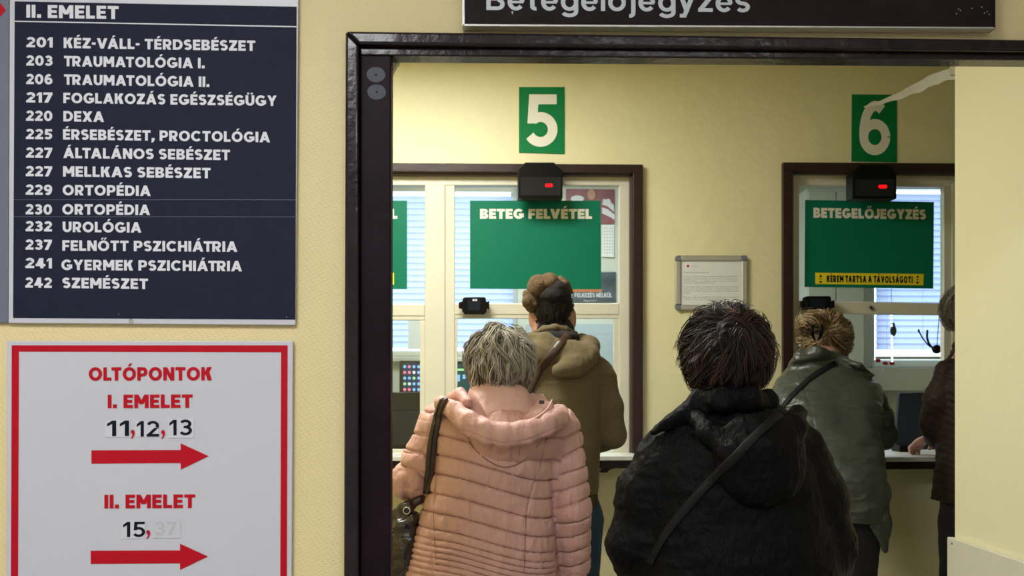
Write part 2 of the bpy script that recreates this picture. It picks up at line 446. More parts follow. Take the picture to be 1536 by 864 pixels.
    if c in '69':
        w = .76; g = K(A(w/2, .33, w/2-q, .34-v, 0, 360, 22), t, h)+K(A(w/2+.02, .40, w/2-q+.02, .61-v, 58, 185, 14), t, h)
        if c == '9': g = [[(w-x, 1-y) for x, y in p] for p in g]
        return g, w
    if c == '7': w = .72; return R(0, 1-h, w, 1)+D(.22, 0, w-d*.6, 1-h, d*1.1), w
    if c == '.': return R(0, 0, t*1.05, t*1.05), t*1.05
    if c == ',': return [[(0, t*1.05), (0, 0), (-.04, -.17), (.10, -.17), (t*1.05, .05), (t*1.05, t*1.05)]], t*1.05
    if c == '-': return R(0, .36, .34, .36+h), .34
    if c == '!': return R(0, 0, t, t)+[[(.02, .30), (t-.02, .30), (t, 1), (0, 1)]], t
    X = .74
    if c == 'e': w = .72; return K(A(w/2, X/2, w/2-q, X/2+.01-v, 0, 322, 22), t, h)+R(t*.6, X/2-v*.75, w-t*.25, X/2+v*.6), w
    if c == 'o': w = .76; return K(A(w/2, X/2, w/2-q, X/2+.01-v, 0, 360, 22), t, h), w
    if c == 't': w = .46; return R(.12, .16, .12+t, .94)+R(0, X-h*.85, w, X)+K(A(.12+q+.13, .17, .13, .17-v, 180, 290, 8), t, h), w
    if c == 'l': return R(0, 0, t, 1), t
    if c == 'g': w = .74; return K(A(w/2, X/2, w/2-q, X/2+.01-v, 0, 360, 22), t, h)+R(w-t, -.05, w, X)+K(A(w/2, -.04, w/2-q, .20-v*.4, 0, -160, 12), t, h), w
    if c == 'j': w = t+.10; return R(.10, -.08, .10+t, X)+R(.10, .84, .10+t, 1)+K(A(.10-.06, -.08, .06+q, .13, 0, -100, 8), t, h), w
    if c == 'y': w = .72; return D(d/2, X, w/2, 0, d)+D(w-d/2, X, w/2-.10, -.17, d)+R(.06, -.26, .34, -.26+h), w
    if c == 'z': w = .62; return R(0, 0, w, h)+R(0, X-h, w, X)+D(d*.6, h*.8, w-d*.6, X-h*.8, d*1.2), w
    return [], .32
def heavy(s, t, track):
    """all polygons of a line of type and its length"""
    x = 0; out = []; prev = ''
    for c in s:
        g, w = glyph(c, t)
        if prev+c in ('TA', 'AT', 'ÁT', 'TÁ', 'AV', 'VÁ', 'LT', 'TR', 'LV'): x -= .09
        if c == ' ': x += .36; prev = c; continue
        out += [[(a+x, b) for a, b in p] for p in g]; x += w+track; prev = c
    return out, x-track
class Print:
    """flat print gathered into one part; coordinates are pixels on the plane at depth Y"""
    def __init__(s, Y): s.Y = Y; s.V = []; s.F = []; s.k = 0
    def small(s, t, x0, x1, yb0, yb1, cap):
        V, F = glyphs(t, 0, 1.05); lo, hi = cap_h(0)
        u = (V[:, 0]-V[:, 0].min())/(V[:, 0].max()-V[:, 0].min()); h = (V[:, 1]-lo)/(hi-lo)*cap
        b = len(s.V); s.V += [tuple(W(x0+a*(x1-x0), yb0+a*(yb1-yb0)-c, s.Y)) for a, c in zip(u, h)]; s.F += [tuple(i+b for i in f) for f in F]; return s
    def text(s, t, x0, x1, yb0, yb1, cap, thick=.23, track=.11):
        G, L = heavy(t, thick, track)
        for p in G: s.poly([(x0+a/L*(x1-x0), yb0+a/L*(yb1-yb0)-b*cap) for a, b in p])
        return s
    def poly(s, pts):
        A = sum(pts[i-1][0]*pts[i][1]-pts[i][0]*pts[i-1][1] for i in range(len(pts)))
        if A > 0: pts = pts[::-1]
        b = len(s.V); yy = s.Y-2.5e-5*(s.k % 9); s.k += 1; s.V += [tuple(W(a, c, yy)) for a, c in pts]; s.F.append(tuple(range(b, b+len(pts)))); return s
    def rect(s, x0, y0, x1, y1): return s.poly([(x0, y0), (x0, y1), (x1, y1), (x1, y0)])
    def build(s, name, m, parent): return mk(name, s.V, s.F, m, parent)

# ------------------------------------------------------------------ signed distance fields for bodies and clothes
TBL = rng.random((32, 32, 32)).astype(np.float32)*2-1
def vnoise(P, scale=1., seed=0):
    P = np.asarray(P)*scale + seed*7.31
    i = np.floor(P).astype(int); f = P-i; f = f*f*(3-2*f); i &= 31; j = (i+1) & 31
    g = lambda a, b, c: TBL[a, b, c]
    x0, y0, z0 = i.T; x1, y1, z1 = j.T; fx, fy, fz = f.T
    c00 = g(x0,y0,z0)*(1-fx)+g(x1,y0,z0)*fx; c10 = g(x0,y1,z0)*(1-fx)+g(x1,y1,z0)*fx
    c01 = g(x0,y0,z1)*(1-fx)+g(x1,y0,z1)*fx; c11 = g(x0,y1,z1)*(1-fx)+g(x1,y1,z1)*fx
    return (c00*(1-fy)+c10*fy)*(1-fz)+(c01*(1-fy)+c11*fy)*fz
def fbm(P, s, seed=0, o=3):
    r = 0; a = 1
    for k in range(o): r = r + a*vnoise(P, s*2**k, seed+k); a *= .5
    return r/1.75
def ridge(P, s, seed=0, o=2):
    r = 0; a = 1
    for k in range(o): r = r + a*(1-np.abs(vnoise(P, s*2**k, seed+k))*2.2); a *= .5
    return r/1.5

class Field:
    def __init__(s, lo, hi, h):
        s.lo, s.h = np.array(lo, float), h
        s.n = np.ceil((np.array(hi)-s.lo)/h).astype(int)+1
        s.D = np.full(s.n, .2, np.float32)
        s.ax = [s.lo[i]+np.arange(s.n[i])*h for i in range(3)]
    def put(s, fn, lo, hi, k=.02, op='u'):
        m = max(k, .01)+2*s.h
        a = np.clip(np.floor((np.array(lo)-m-s.lo)/s.h).astype(int), 0, s.n)
        b = np.clip(np.ceil((np.array(hi)+m-s.lo)/s.h).astype(int)+1, 0, s.n)
        if (b <= a).any(): return s
        X = s.ax[0][a[0]:b[0], None, None]; Y = s.ax[1][None, a[1]:b[1], None]; Z = s.ax[2][None, None, a[2]:b[2]]
        d = fn(X, Y, Z).astype(np.float32)
        sl = (slice(a[0], b[0]), slice(a[1], b[1]), slice(a[2], b[2]))
        c = s.D[sl]
        if op == 'u':
            hh = np.maximum(k-np.abs(c-d), 0)/k if k > 0 else 0
            s.D[sl] = np.minimum(c, d)-hh*hh*k*.25
        else:
            e = -d
            hh = np.maximum(k-np.abs(c-e), 0)/k if k > 0 else 0
            s.D[sl] = np.maximum(c, e)+hh*hh*k*.25
        return s
    def cap(s, a, b, ra, rb, k=.02, sq=(1, 1, 1), op='u'):
        a, b = np.array(a, float), np.array(b, float); q = np.array(sq, float)
        A, B = a/q, b/q; d = B-A; L = float(d@d)+1e-12; r = max(ra, rb)*1.0
        def fn(X, Y, Z):
            x, y, z = X/q[0]-A[0], Y/q[1]-A[1], Z/q[2]-A[2]
            t = np.clip((x*d[0]+y*d[1]+z*d[2])/L, 0, 1)
            return (np.sqrt((x-t*d[0])**2+(y-t*d[1])**2+(z-t*d[2])**2)-(ra+(rb-ra)*t))*float(min(q.min(), 1))
        return s.put(fn, np.minimum(a, b)-r*q, np.maximum(a, b)+r*q, k, op)
    def chain(s, pts, rs, k=.02, sq=(1, 1, 1)):
        for i in range(len(pts)-1): s.cap(pts[i], pts[i+1], rs[i], rs[i+1], k, sq)
        return s
    def ell(s, c, r, k=.02, rot=None, op='u'):
        c, r = np.array(c, float), np.array(r, float)
        R = np.eye(3) if rot is None else np.array(rot, float)
        def fn(X, Y, Z):
            x, y, z = X-c[0], Y-c[1], Z-c[2]
            u = R[0,0]*x+R[0,1]*y+R[0,2]*z; v = R[1,0]*x+R[1,1]*y+R[1,2]*z; w = R[2,0]*x+R[2,1]*y+R[2,2]*z
            k0 = np.sqrt((u/r[0])**2+(v/r[1])**2+(w/r[2])**2); k1 = np.sqrt((u/r[0]**2)**2+(v/r[1]**2)**2+(w/r[2]**2)**2)+1e-6
            return k0*(k0-1)/k1
        e = r if rot is None else np.full(3, r.max())
        return s.put(fn, c-e, c+e, k, op)
    def prof(s, rows, k=.02, p=2.3):
        """rows (z, cx, cy, rx, ry) from bottom to top"""
        R = np.array(sorted(map(tuple, rows))); z = R[:, 0]
        lo = [(R[:, 1]-R[:, 3]).min(), (R[:, 2]-R[:, 4]).min(), z[0]]; hi = [(R[:, 1]+R[:, 3]).max(), (R[:, 2]+R[:, 4]).max(), z[-1]]
        zf = np.linspace(z[0], z[-1], 200)
        from_np = []
        for c in range(1, 5):
            y = np.interp(zf, z, R[:, c]); ker = np.hanning(15); ker /= ker.sum()
            from_np.append(np.convolve(np.pad(y, 7, mode='edge'), ker, 'valid'))
        def fn(X, Y, Z):
            cx, cy, rx, ry = [np.interp(Z, zf, f) for f in from_np]
            q = (np.abs((X-cx)/rx)**p+np.abs((Y-cy)/ry)**p)**(1/p)
            d = (q-1)*np.minimum(rx, ry)
            return np.maximum(d, np.maximum(z[0]-Z, Z-z[-1])+0*d)
        return s.put(fn, lo, hi, k)
    def mesh(s):
        D = s.D
        ins = D < 0
        c = np.zeros(np.array(D.shape)-1, np.int8)
        for i in (0, 1):
            for j in (0, 1):
                for k in (0, 1): c += ins[i:D.shape[0]-1+i, j:D.shape[1]-1+j, k:D.shape[2]-1+k]
        cells = np.argwhere((c > 0) & (c < 8))
        idx = np.full(c.shape, -1, np.int32); idx[tuple(cells.T)] = np.arange(len(cells))
        acc = np.zeros((len(cells), 3)); cnt = np.zeros(len(cells))
        cor = [(i, j, k) for i in (0, 1) for j in (0, 1) for k in (0, 1)]
        val = {o: D[tuple((cells+o).T)].astype(float) for o in cor}
        for a in cor:
            for ax in range(3):
                if a[ax]: continue
                b = tuple(a[i]+(i == ax) for i in range(3))
                va, vb = val[a], val[b]; m = (va < 0) != (vb < 0)
                t = np.where(m, va/np.where(m, va-vb, 1), 0)
                p = np.array(a, float)[None].repeat(len(cells), 0); p[:, ax] += t
                acc += p*m[:, None]; cnt += m
        V = s.lo+(cells+acc/cnt[:, None])*s.h
        Fs = []
        for ax in range(3):
            u, v = (ax+1) % 3, (ax+2) % 3
            n0 = [slice(None)]*3; n1 = [slice(None)]*3
            n0[ax] = slice(0, -1); n1[ax] = slice(1, None)
            A, B = ins[tuple(n0)], ins[tuple(n1)]
            e = np.argwhere(A != B)
            e = e[(e[:, u] > 0) & (e[:, v] > 0) & (e[:, u] < D.shape[u]-1) & (e[:, v] < D.shape[v]-1)]
            if not len(e): continue
            fl = A[tuple(e.T)]
            q = []
            for du, dv in ((1, 1), (0, 1), (0, 0), (1, 0)):
                o = e.copy(); o[:, u] -= du; o[:, v] -= dv; q.append(idx[tuple(o.T)])
            q = np.stack(q, 1); q[~fl] = q[~fl][:, ::-1]
            Fs.append(q)
        F = np.concatenate(Fs).astype(np.int32)
        F = F[(F >= 0).all(1)]
        return V, F
def normals(V, F):
    a, b, c, d = (V[F[:, i]] for i in range(4)); n = np.cross(c-a, d-b)
    N = np.zeros_like(V)
    for i in range(4):
        for ax in range(3): N[:, ax] += np.bincount(F[:, i], n[:, ax], len(V))
    return N/(np.linalg.norm(N, axis=1)[:, None]+1e-12)
def relax(V, F, it=2, w=.5):
    for _ in range(it):
        A = np.zeros_like(V); C = np.zeros(len(V))
        for i in range(4):
            for j in (1, 3):
                k = F[:, (i+j) % 4]
                for ax in range(3): A[:, ax] += np.bincount(F[:, i], V[k, ax], len(V))
                C += np.bincount(F[:, i], minlength=len(V))
        V = V*(1-w)+w*A/C[:, None]
    return V
def finish(name, fld, mt, parent, disp=None, it=2, cols=None):
    V, F = fld.mesh(); V = relax(V, F, it)
    if disp is not None:
        N = normals(V, F); V = V+N*disp(V, N)[:, None]
    o = mk(name, V, F, mt, parent, True, cols=None if cols is None else cols(V))
    o_V[o.name] = (V, F)
    return o
o_V = {}
def tree_of(*names):
    Vs, Fs, b = [], [], 0
    for n in names:
        V, F = o_V[n]; Vs.append(V); Fs.append(F+b); b += len(V)
    V = np.concatenate(Vs); F = np.concatenate(Fs)
    return BVHTree.FromPolygons([tuple(v) for v in V], [tuple(map(int, f)) for f in F])
def on(tree, px, py, off=0.):
    """where the sight line of this pixel meets the cloth"""
    d = Vector(W(px, py, 3.)-np.array([0, 0, CAMZ])).normalized()
    h = tree.ray_cast(Vector((0, 0, CAMZ)), d)
    if h[0] is None: return None
    return np.array(h[0])+np.array(h[1])*off, np.array(h[1])
def strap_on(tree, pts, width, thick, m=40, off=.0, fb=None):
    P2 = spline([(a, b, 0) for a, b in pts], m); P, N = [], []
    for a, b, _ in P2:
        r = on(tree, a, b, off)
        if r: P.append(r[0]); N.append(r[1])
    P, N = np.array(P), np.array(N)
    for _ in range(4):
        P[1:-1] = (P[:-2]+P[1:-1]*2+P[2:])/4; N[1:-1] = (N[:-2]+N[1:-1]*2+N[2:])/4
    N /= np.linalg.norm(N, axis=1)[:, None]
    return ribbon(P, N, width, thick)

# ---- a whole human body as one surface
def sidev(f): return np.array([f[1], -f[0], 0.])
def human(fld, J, f=(0, 1, 0), build=1., female=False):
    """J: head, neck, chest, pelvis, shoulders/elbows/wrists (L,R), hips/knees/ankles (L,R), hands dirs"""
    f = np.array(f, float); f /= np.linalg.norm(f); sd = sidev(f); up = np.array([0, 0, 1.])
    hd = J['head']; hf = np.array(J.get('face', f), float); hf /= np.linalg.norm(hf)
    hs = np.cross(hf, up); hs /= np.linalg.norm(hs); hu = np.cross(hs, hf)
    R = np.array([hs, hf, hu])
    P = lambda x, y, z: hd+hs*x+hf*y+hu*z
    fld.ell(P(0, 0, .015), (.073, .090, .098), .01, R)
    fld.ell(P(0, .025, -.045), (.054, .062, .062), .03, R)           # jaw
    fld.ell(P(0, .073, -.092), (.020, .018, .016), .02, R)           # chin
    fld.cap(P(0, .086, .010), P(0, .106, -.028), .008, .013, .012)   # nose
    for s in (-1, 1):
        fld.ell(P(s*.011, .098, -.030), (.008, .009, .007), .008, R)     # nostrils
        fld.ell(P(s*.030, .085, .028), (.020, .010, .007), .012, R)      # brow
        fld.ell(P(s*.031, .090, .006), (.013, .010, .009), .006, R, 'd') # eye socket
        fld.ell(P(s*.043, .066, -.025), (.020, .020, .018), .02, R)      # cheek
        fld.ell(P(s*.080, -.014, .000), (.012, .018, .033), .006, R)     # ear
        fld.ell(P(s*.092, .000, .004), (.007, .009, .018), .004, R, 'd')
    fld.ell(P(0, .090, -.055), (.024, .010, .006), .006, R); fld.ell(P(0, .088, -.066), (.020, .010, .006), .006, R)
    fld.cap(P(0, -.012, -.06), J['neck'], .052*build, .058*build, .03)
    ch, pe = J['chest'], J['pelvis']
    q = (1.0, .72, 1.0)
    fld.cap(J['neck'], ch, .075*build, .120*build, .05, q)
    fld.cap(ch, (ch+pe)/2, .125*build, .112*build, .05, q)
    fld.cap((ch+pe)/2, pe, .112*build, .135*build, .05, q)
    for s, a in ((-1, 'L'), (1, 'R')):
        sh, el, wr = J['sh'+a], J['el'+a], J['wr'+a]
        fld.cap(J['neck']*.6+ch*.4, sh, .06*build, .05*build, .04)
        fld.cap(sh, el, .046*build, .036*build, .02); fld.cap(el, wr, .037*build, .026, .015)
        hdv = J.get('hd'+a, wr-el); hdv = hdv/np.linalg.norm(hdv); n = J.get('pn'+a, sd*-s)     # palm normal (side the palm faces)
        n = n-hdv*(n@hdv); n /= np.linalg.norm(n); w = np.cross(hdv, n)*J.get('th'+a, s)
        HRot = np.array([w, n, hdv])
        fld.ell(wr+hdv*.048, (.038, .015, .050), .012, HRot)
        cu = J.get('cu'+a, .45)
        for i, (o, L, r) in enumerate(((.027, .066, .0085), (.009, .074, .009), (-.009, .069, .0087), (-.026, .054, .0078))):
            b = wr+hdv*.085+w*o; d1 = hdv*math.cos(cu*.7)+n*math.sin(cu*.7)+w*o*2.2; d1 /= np.linalg.norm(d1)
            m = b+d1*L*.5; d2 = hdv*math.cos(cu*1.9)+n*math.sin(cu*1.9)+w*o*1.0; d2 /= np.linalg.norm(d2); e = m+d2*L*.5
            fld.cap(b-hdv*.02, m, r*1.08, r, .003); fld.cap(m, e, r, r*.82, .002)
        t0 = wr+hdv*.025+w*.028; t1 = t0+(hdv*.7+w*.7+n*.25)*.036; t2 = t1+(hdv*.95+w*.25+n*.3)*.030
        fld.cap(t0, t1, .013, .0105, .008); fld.cap(t1, t2, .0105, .009, .003)
        hp, kn, an = J['hi'+a], J['kn'+a], J['an'+a]
        fld.cap(hp, kn, .080*build, .052*build, .04); fld.cap(kn, an, .050*build, .034, .02); fld.ell(kn*.68+an*.32-f*.012, (.046, .05, .09), .03)
        fld.cap(an-f*.02+[0, 0, -.035], an+f*.11+[0, 0, -.045], .032, .030, .02, (1, 1, .8))
        for i in range(5): fld.cap(an+f*.12+sd*(i-2)*.014+[0, 0, -.05], an+f*(.155-.006*abs(i-1))+sd*(i-2)*.015+[0, 0, -.055], .010, .008, .006)
    return R, P
def legs(J, cx, cy, hipz, f=(0, 1, 0), hw=.09, stride=.0):
    f = np.array(f, float); sd = sidev(f)
    for s, a in ((-1, 'L'), (1, 'R')):
        st = f*stride*s
        J['hi'+a] = np.array([cx, cy, hipz-.05])+sd*s*hw
        J['kn'+a] = np.array([cx, cy, hipz*.53])+sd*s*hw*.95+st*.5+f*.02
        J['an'+a] = np.array([cx, cy, .085])+sd*s*hw*1.0+st
def trousers(root, J, mt, r=1.0, hem=.0, h=.009):
    pe = J['pelvis']; pts = np.array([J[k+a] for k in ('hi', 'kn', 'an') for a in 'LR']+[pe])
    fld = Field(pts.min(0)-.20, pts.max(0)+.20, h)
    fld.cap(pe+[0, 0, .06], pe, .145*r, .15*r, .04, (1.05, .8, 1))
    for a in 'LR':
        fld.cap(pe*.5+J['hi'+a]*.5, J['kn'+a], .112*r, .078*r, .03); fld.cap(J['hi'+a], J['kn'+a], .098*r, .074*r, .03); fld.cap(J['kn'+a], J['an'+a]+[0, 0, .02], .076*r, .066*r, .03)
    return finish('trousers', fld, mt, root, lambda V, N: .005*fbm(V*[1, 1, 2.2], 9, 3))
def shoes(root, J, mt, f=(0, 1, 0)):
    f = np.array(f, float); sd = sidev(f)
    for a in 'LR':
        an = J['an'+a]; z0 = 0.0
        fld = Field(an-[.2, .2, .12], an+[.2, .3, .15], .008)
        p0, p1 = an-f*.045, an+f*.13
        p0 = np.array([p0[0], p0[1], .045]); p1 = np.array([p1[0], p1[1], .038])
        fld.cap(p0, p1, .043, .040, .02, (1.05, 1, .9)); fld.cap(an-f*.01+[0, 0, .02], p0+f*.04, .048, .045, .03)
        V, F = fld.mesh(); V[:, 2] = np.maximum(V[:, 2], .0015); mk('shoe', V, F, mt, root, True)
def eyes(root, P):
    for s in (-1, 1):
        c = P(s*.031, .078, .006); fld = Field(c-.02, c+.02, .003); fld.ell(c, (.012,)*3, .0)
        V, F = fld.mesh(); mk('eye', V, F, M['eye'], root, True)

# ---- hair as real strands over a scalp shell
def hair(root, c, R, whorl, n, kids, L, seed, palette, mask, curl=.8, down=.7, lift=(.0, .05, .02), width=.0011, vol=(.9, 1.03),
         freq=14, steps=9, shell=.93, shellcol=(.02, .015, .012), flow=None, spread=.010, wave=0., cut=None, shellcut=None):
    g = np.random.default_rng(seed); c, R = np.array(c, float), np.array(R, float)
    w = np.array(whorl, float); w /= np.linalg.norm(w)
    U = g.normal(size=(n*4, 3)); U /= np.linalg.norm(U, axis=1)[:, None]; U = U[mask(U)][:n]; n = len(U)
    lv = g.uniform(vol[0], vol[1], n); ln = L*g.uniform(.65, 1.15, n)
    P = np.zeros((n, steps, 3)); ph = g.uniform(0, 100, (n, 1))*.02
    Rm = R.mean(); dirs = g.normal(size=(n, 3))*.25
    for k in range(steps):
        s = k/(steps-1)
        rad = lv*(1+lift[0]+lift[1]*math.sin(math.pi*min(s*1.1, 1))*g.uniform(.7, 1.3, n)+lift[2]*s*s*(1+dirs[:, 0]*2))
        P[:, k] = c+U*R*rad[:, None]
        if flow is None:
            t = -(w-(U@w)[:, None]*U); t /= np.linalg.norm(t, axis=1)[:, None]+.15
        else: t = flow(U)
        q = P[:, k]*freq+ph
        nz = np.stack([vnoise(q, 1, seed+5), vnoise(q, 1, seed+9), vnoise(q, 1, seed+13)], 1)
        t = t+np.array([0, 0, -1.])*down*(.4+s)+nz*curl*(.4+s*1.2)+dirs*.6
        t -= (t*U).sum(1)[:, None]*U; t /= np.linalg.norm(t, axis=1)[:, None]+1e-6
        U = U+t*(ln/(steps-1)/Rm)[:, None]; U /= np.linalg.norm(U, axis=1)[:, None]
    if wave:
        Tg = np.gradient(P, axis=1); Tg /= np.linalg.norm(Tg, axis=2)[..., None]+1e-9; Og = P-c; La = np.cross(Tg, Og); La /= np.linalg.norm(La, axis=2)[..., None]+1e-9
        Og = Og/np.linalg.norm(Og, axis=2)[..., None]; sg = np.linspace(0, 1, steps)[None]; ps = g.uniform(0, 6.28, (n, 1)); fr = g.uniform(.8, 1.5, (n, 1))*6.28
        P = P+(La*np.sin(sg*fr+ps)[..., None]*wave+Og*(.55*wave*np.cos(sg*fr*1.1+ps*1.7))[..., None])*(.25+sg[..., None])
    # children of every guide
    K = kids; off = g.normal(size=(n, K, 1, 3))*spread; s = np.linspace(0, 1, steps)[None, None, :, None]
    Q = P[:, None]+off*(1-.62*s)+g.normal(size=(n, K, 1, 3))*.004*s*s
    Q = Q.reshape(n*K, steps, 3); N = len(Q)
    T = np.gradient(Q, axis=1); T /= np.linalg.norm(T, axis=2)[..., None]+1e-9
    out = Q-c; u = np.cross(T, out); u /= np.linalg.norm(u, axis=2)[..., None]+1e-9; v = np.cross(T, u)
    sr = np.linspace(0, 1, steps); rr = width*(1-sr**2.2*.85)[None, :, None]*g.uniform(.7, 1.4, (N, 1, 1))
    V = np.stack([Q+rr*(math.cos(a)*u*1.5+math.sin(a)*v) for a in (0, 2.094, 4.189)], 2)     # N,steps,3,3
    pal = np.array(palette, float); ci = np.repeat(g.integers(0, len(pal), n), K)
    base = pal[ci]*g.uniform(.7, 1.3, (N, 1)); mixv = g.random((N, 1)) < .25; base = np.where(mixv, pal[g.integers(0, len(pal), N)], base)
    C = np.broadcast_to(base[:, None, None], V.shape).reshape(-1, 3)
    V = V.reshape(-1, 3)
    st = (np.arange(N)*steps*3)[:, None, None]; kk = (np.arange(steps-1)*3)[None, :, None]; a = np.arange(3)[None, None]
    i0 = st+kk+a; i1 = st+kk+(a+1) % 3
    F = np.stack([i0, i1, i1+3, i0+3], -1).reshape(-1, 4)
    # scalp shell
    fld = Field(c-R*1.1, c+R*1.1, .006); fld.ell(c, R*shell, 0)
    if shellcut: shellcut(fld)
    SV, SF = fld.mesh(); NN = normals(SV, SF); SV = SV+NN*(.004*fbm(SV, 40, seed))[:, None]
    F = np.concatenate([F, SF+len(V)]).astype(np.int32); V = np.concatenate([V, SV]); C = np.concatenate([C, np.broadcast_to(np.array(shellcol), SV.shape)])
    return mk('hair', V, F, M['hair'], root, True, cols=C)

# ================================================================== THE SETTING
YC, YD, YW, YO = 2.16, 2.30, 4.50, 6.60          # corridor wall face / its back, counter wall face, office back wall
X5L, X5R = WX(375, YW), WX(963, YW)
X6L, X6R = WX(1172, YW), WX(1760, YW)
ZT5, ZT6 = WZ(247.5, YW), WZ(243, YW)
ZS = WZ(701, YW)
XR = 1.517                                         # face of the side wall right of the door
def struct(o): o['kind'] = 'structure'; return o

b = MB(); jx = WX(560, YC); hz = WZ(44, YC)
b.box(-2.6, YC, 0, jx, YD, 3.0); b.prism([(jx, WZ(56, YC)), (WX(1536, YC), WZ(68, YC)), (3.6, WZ(68, YC)), (3.6, 3.0), (jx, 3.0)], YC, YC+.03); b.box(jx, YC+.03, WZ(34, YC), 3.6, YD, 3.0); b.box(XR, YC, 0, 3.6, YD, hz)
struct(b.build('wall_front', M['wall']))
b = MB(); b.box(-1.9, YW, 0, X5L, YW+.16, 3.0); b.box(X5R, YW, 0, X6L, YW+.16, 3.0); b.box(X6R, YW, 0, 3.6, YW+.16, 3.0)
b.box(X5L, YW, ZT5, X5R, YW+.16, 3.0); b.box(X6L, YW, ZT6, X6R, YW+.16, 3.0)
b.box(X5L, YW, 0, X5R, YW+.16, ZS); b.box(X6L, YW, 0, X6R, YW+.16, ZS)
struct(b.build('wall_back', M['plaster']))
struct(MB().box(XR, YD+.001, 0, 3.6, 3.20, 2.86).build('wall_right', M['wall_end'], bevel=.004))
struct(MB().box(3.6, YC, 0, 3.7, 6.8, 3.0).build('wall_far_right', M['plaster']))
struct(MB().box(-2.0, YD+.001, 0, -1.9, 6.8, 3.0).build('wall_left', M['plaster']))
struct(MB().box(-2.6, -2.6, 0, -2.5, YC, 3.0).build('wall_corridor_left', M['white_wall']))
struct(MB().box(3.5, -2.6, 0, 3.6, YC, 3.0).build('wall_corridor_right', M['white_wall']))
struct(MB().box(-2.6, -2.7, 0, 3.6, -2.6, 3.0).build('wall_corridor_rear', M['white_wall']))
struct(MB().box(-2.7, -2.7, 2.95, 3.7, YD, 3.05).build('ceiling', M['ceil']))
struct(MB().box(-2.0, YD+.001, 2.86, 3.7, 6.9, 2.96).build('ceiling_inner', M['ceil']))
struct(MB().box(-2.7, -2.7, -.1, 3.7, 6.9, 0).build('floor', M['floor']))
# side wall guard
g = MB().box(XR-.022, YD+.02, .12, XR-.0005, 3.205, .8825).build('wall_guard', M['cream'], bevel=.003)
tag(g, 'cream wall guard board along the foot of the right side wall', 'wall guard')
g2 = MB().cyl((XR-.0235, 3.17, .866), (XR-.021, 3.17, .866), .004).build('screw', M['alu_cap'], g)
b = MB().box(-.3, 4.484, 0, 3.6, YW, .10); struct(b.build('baseboard_back', M['frame'], bevel=.004))

# door frame
d = empty('door_1', (WX(552, YC), YC, 0), kind='structure')
fr = MB().px([(518, 46), (538, 66), (538, 1290), (514, 1290)], YC-.035, .045).build('architrave_post', M['frame'], d, bevel=.006, seg=3)
fr = MB().px([(518, 46), (1802, 62), (1782, 79.5), (538, 66)], YC-.035, .045).build('architrave_head', M['frame'], d, bevel=.006, seg=3)
jb = MB().px([(540, 69), (586.5, 69.6), (585, 1290), (540, 1290)], YC-.012, .05).build('jamb', M['steel'], d, bevel=.003)
MB().px([(540, 70), (1782, 82.5), (1782, 91.8), (540, 83)], YC-.016, .05).build('head_lining', M['frame'], d, bevel=.003)
MB().px([(587, 82), (598, 82.2), (597, 93), (587, 93)], YC+.03, .03).build('stop_block', M['steel'], d)
MB().px([(587, 93), (597.5, 93), (587, 112)], YC+.031, .02).build('wedge', M['plaster'], d)
for cx, cy in ((564, 112), (565, 138)):
    b = MB(); n = 26; P = []
    for i in range(n):
        a = 2*math.pi*i/n; P.append((cx+14*math.cos(a)*(1+.03*math.sin(2*a)), cy+11.5*math.sin(a)))
    s = b.px(P, YC-.0128, .0009).build('glue_mark', M['smudge'], jb)
    MB().pxr(cx-1.2, cy-1.2, cx+1.2, cy+1.2, YC-.0135, .001).build('screw_hole', M['black'], s)
# right jamb of the doorway (out of frame)
MB().box(XR-.06, YC-.012, 0, XR-.001, YC+.03, WZ(84, YC)).build('jamb', M['steel'], d, bevel=.003)
MB().px([(1782, 80), (1802, 62), (1802, 1290), (1782, 1290)], YC-.035, .0345).build('architrave_post', M['frame'], d, bevel=.006, seg=3)

# ------------------------------------------------------------------ counter windows
def counter_window(n, xl, xr, ztop, pxs, rail):
    w = empty('window_%d' % n, ((xl+xr)/2, YW, ZS), kind='structure')
    zt = ztop; t = WZ(247, YW)-WZ(260, YW)       # casing width
    for nm, (a, c, e, f_) in dict(casing_head=(xl, xr, zt-.039, zt), casing_left=(xl, xl+.042, ZS+.03, zt-.039), casing_right=(xr-.045, xr, ZS+.03, zt-.039)).items():
        MB().box(a, YW-.03, e, c, YW+.0, f_).build('casing', M['wframe'], w, bevel=.003)
    b = MB(); b.box(xl+.03, YW+.0005, zt-.046, xr-.03, YW+.05, zt-.036); b.box(xr-.055, YW+.0005, ZS+.03, xr-.043, YW+.05, zt-.04); b.box(xl+.043, YW+.0005, ZS+.03, xl+.055, YW+.05, zt-.04)
    b.build('casing_reveal', M['wframe_in'], w)
    y0, y1 = YW+.03, YW+.075
    for i, (name, q, yy, th, bv) in enumerate(pxs):
        MB().px(q, yy, th).build(name, M['cream'], w, bevel=bv)
    return w
YF = YW+.03
ph = [(x, y) for x, y in ((0, 0),)]
def R4(x0, y0, x1, y1): return [(x0, y0), (x1, y0), (x1, y1), (x0, y1)]
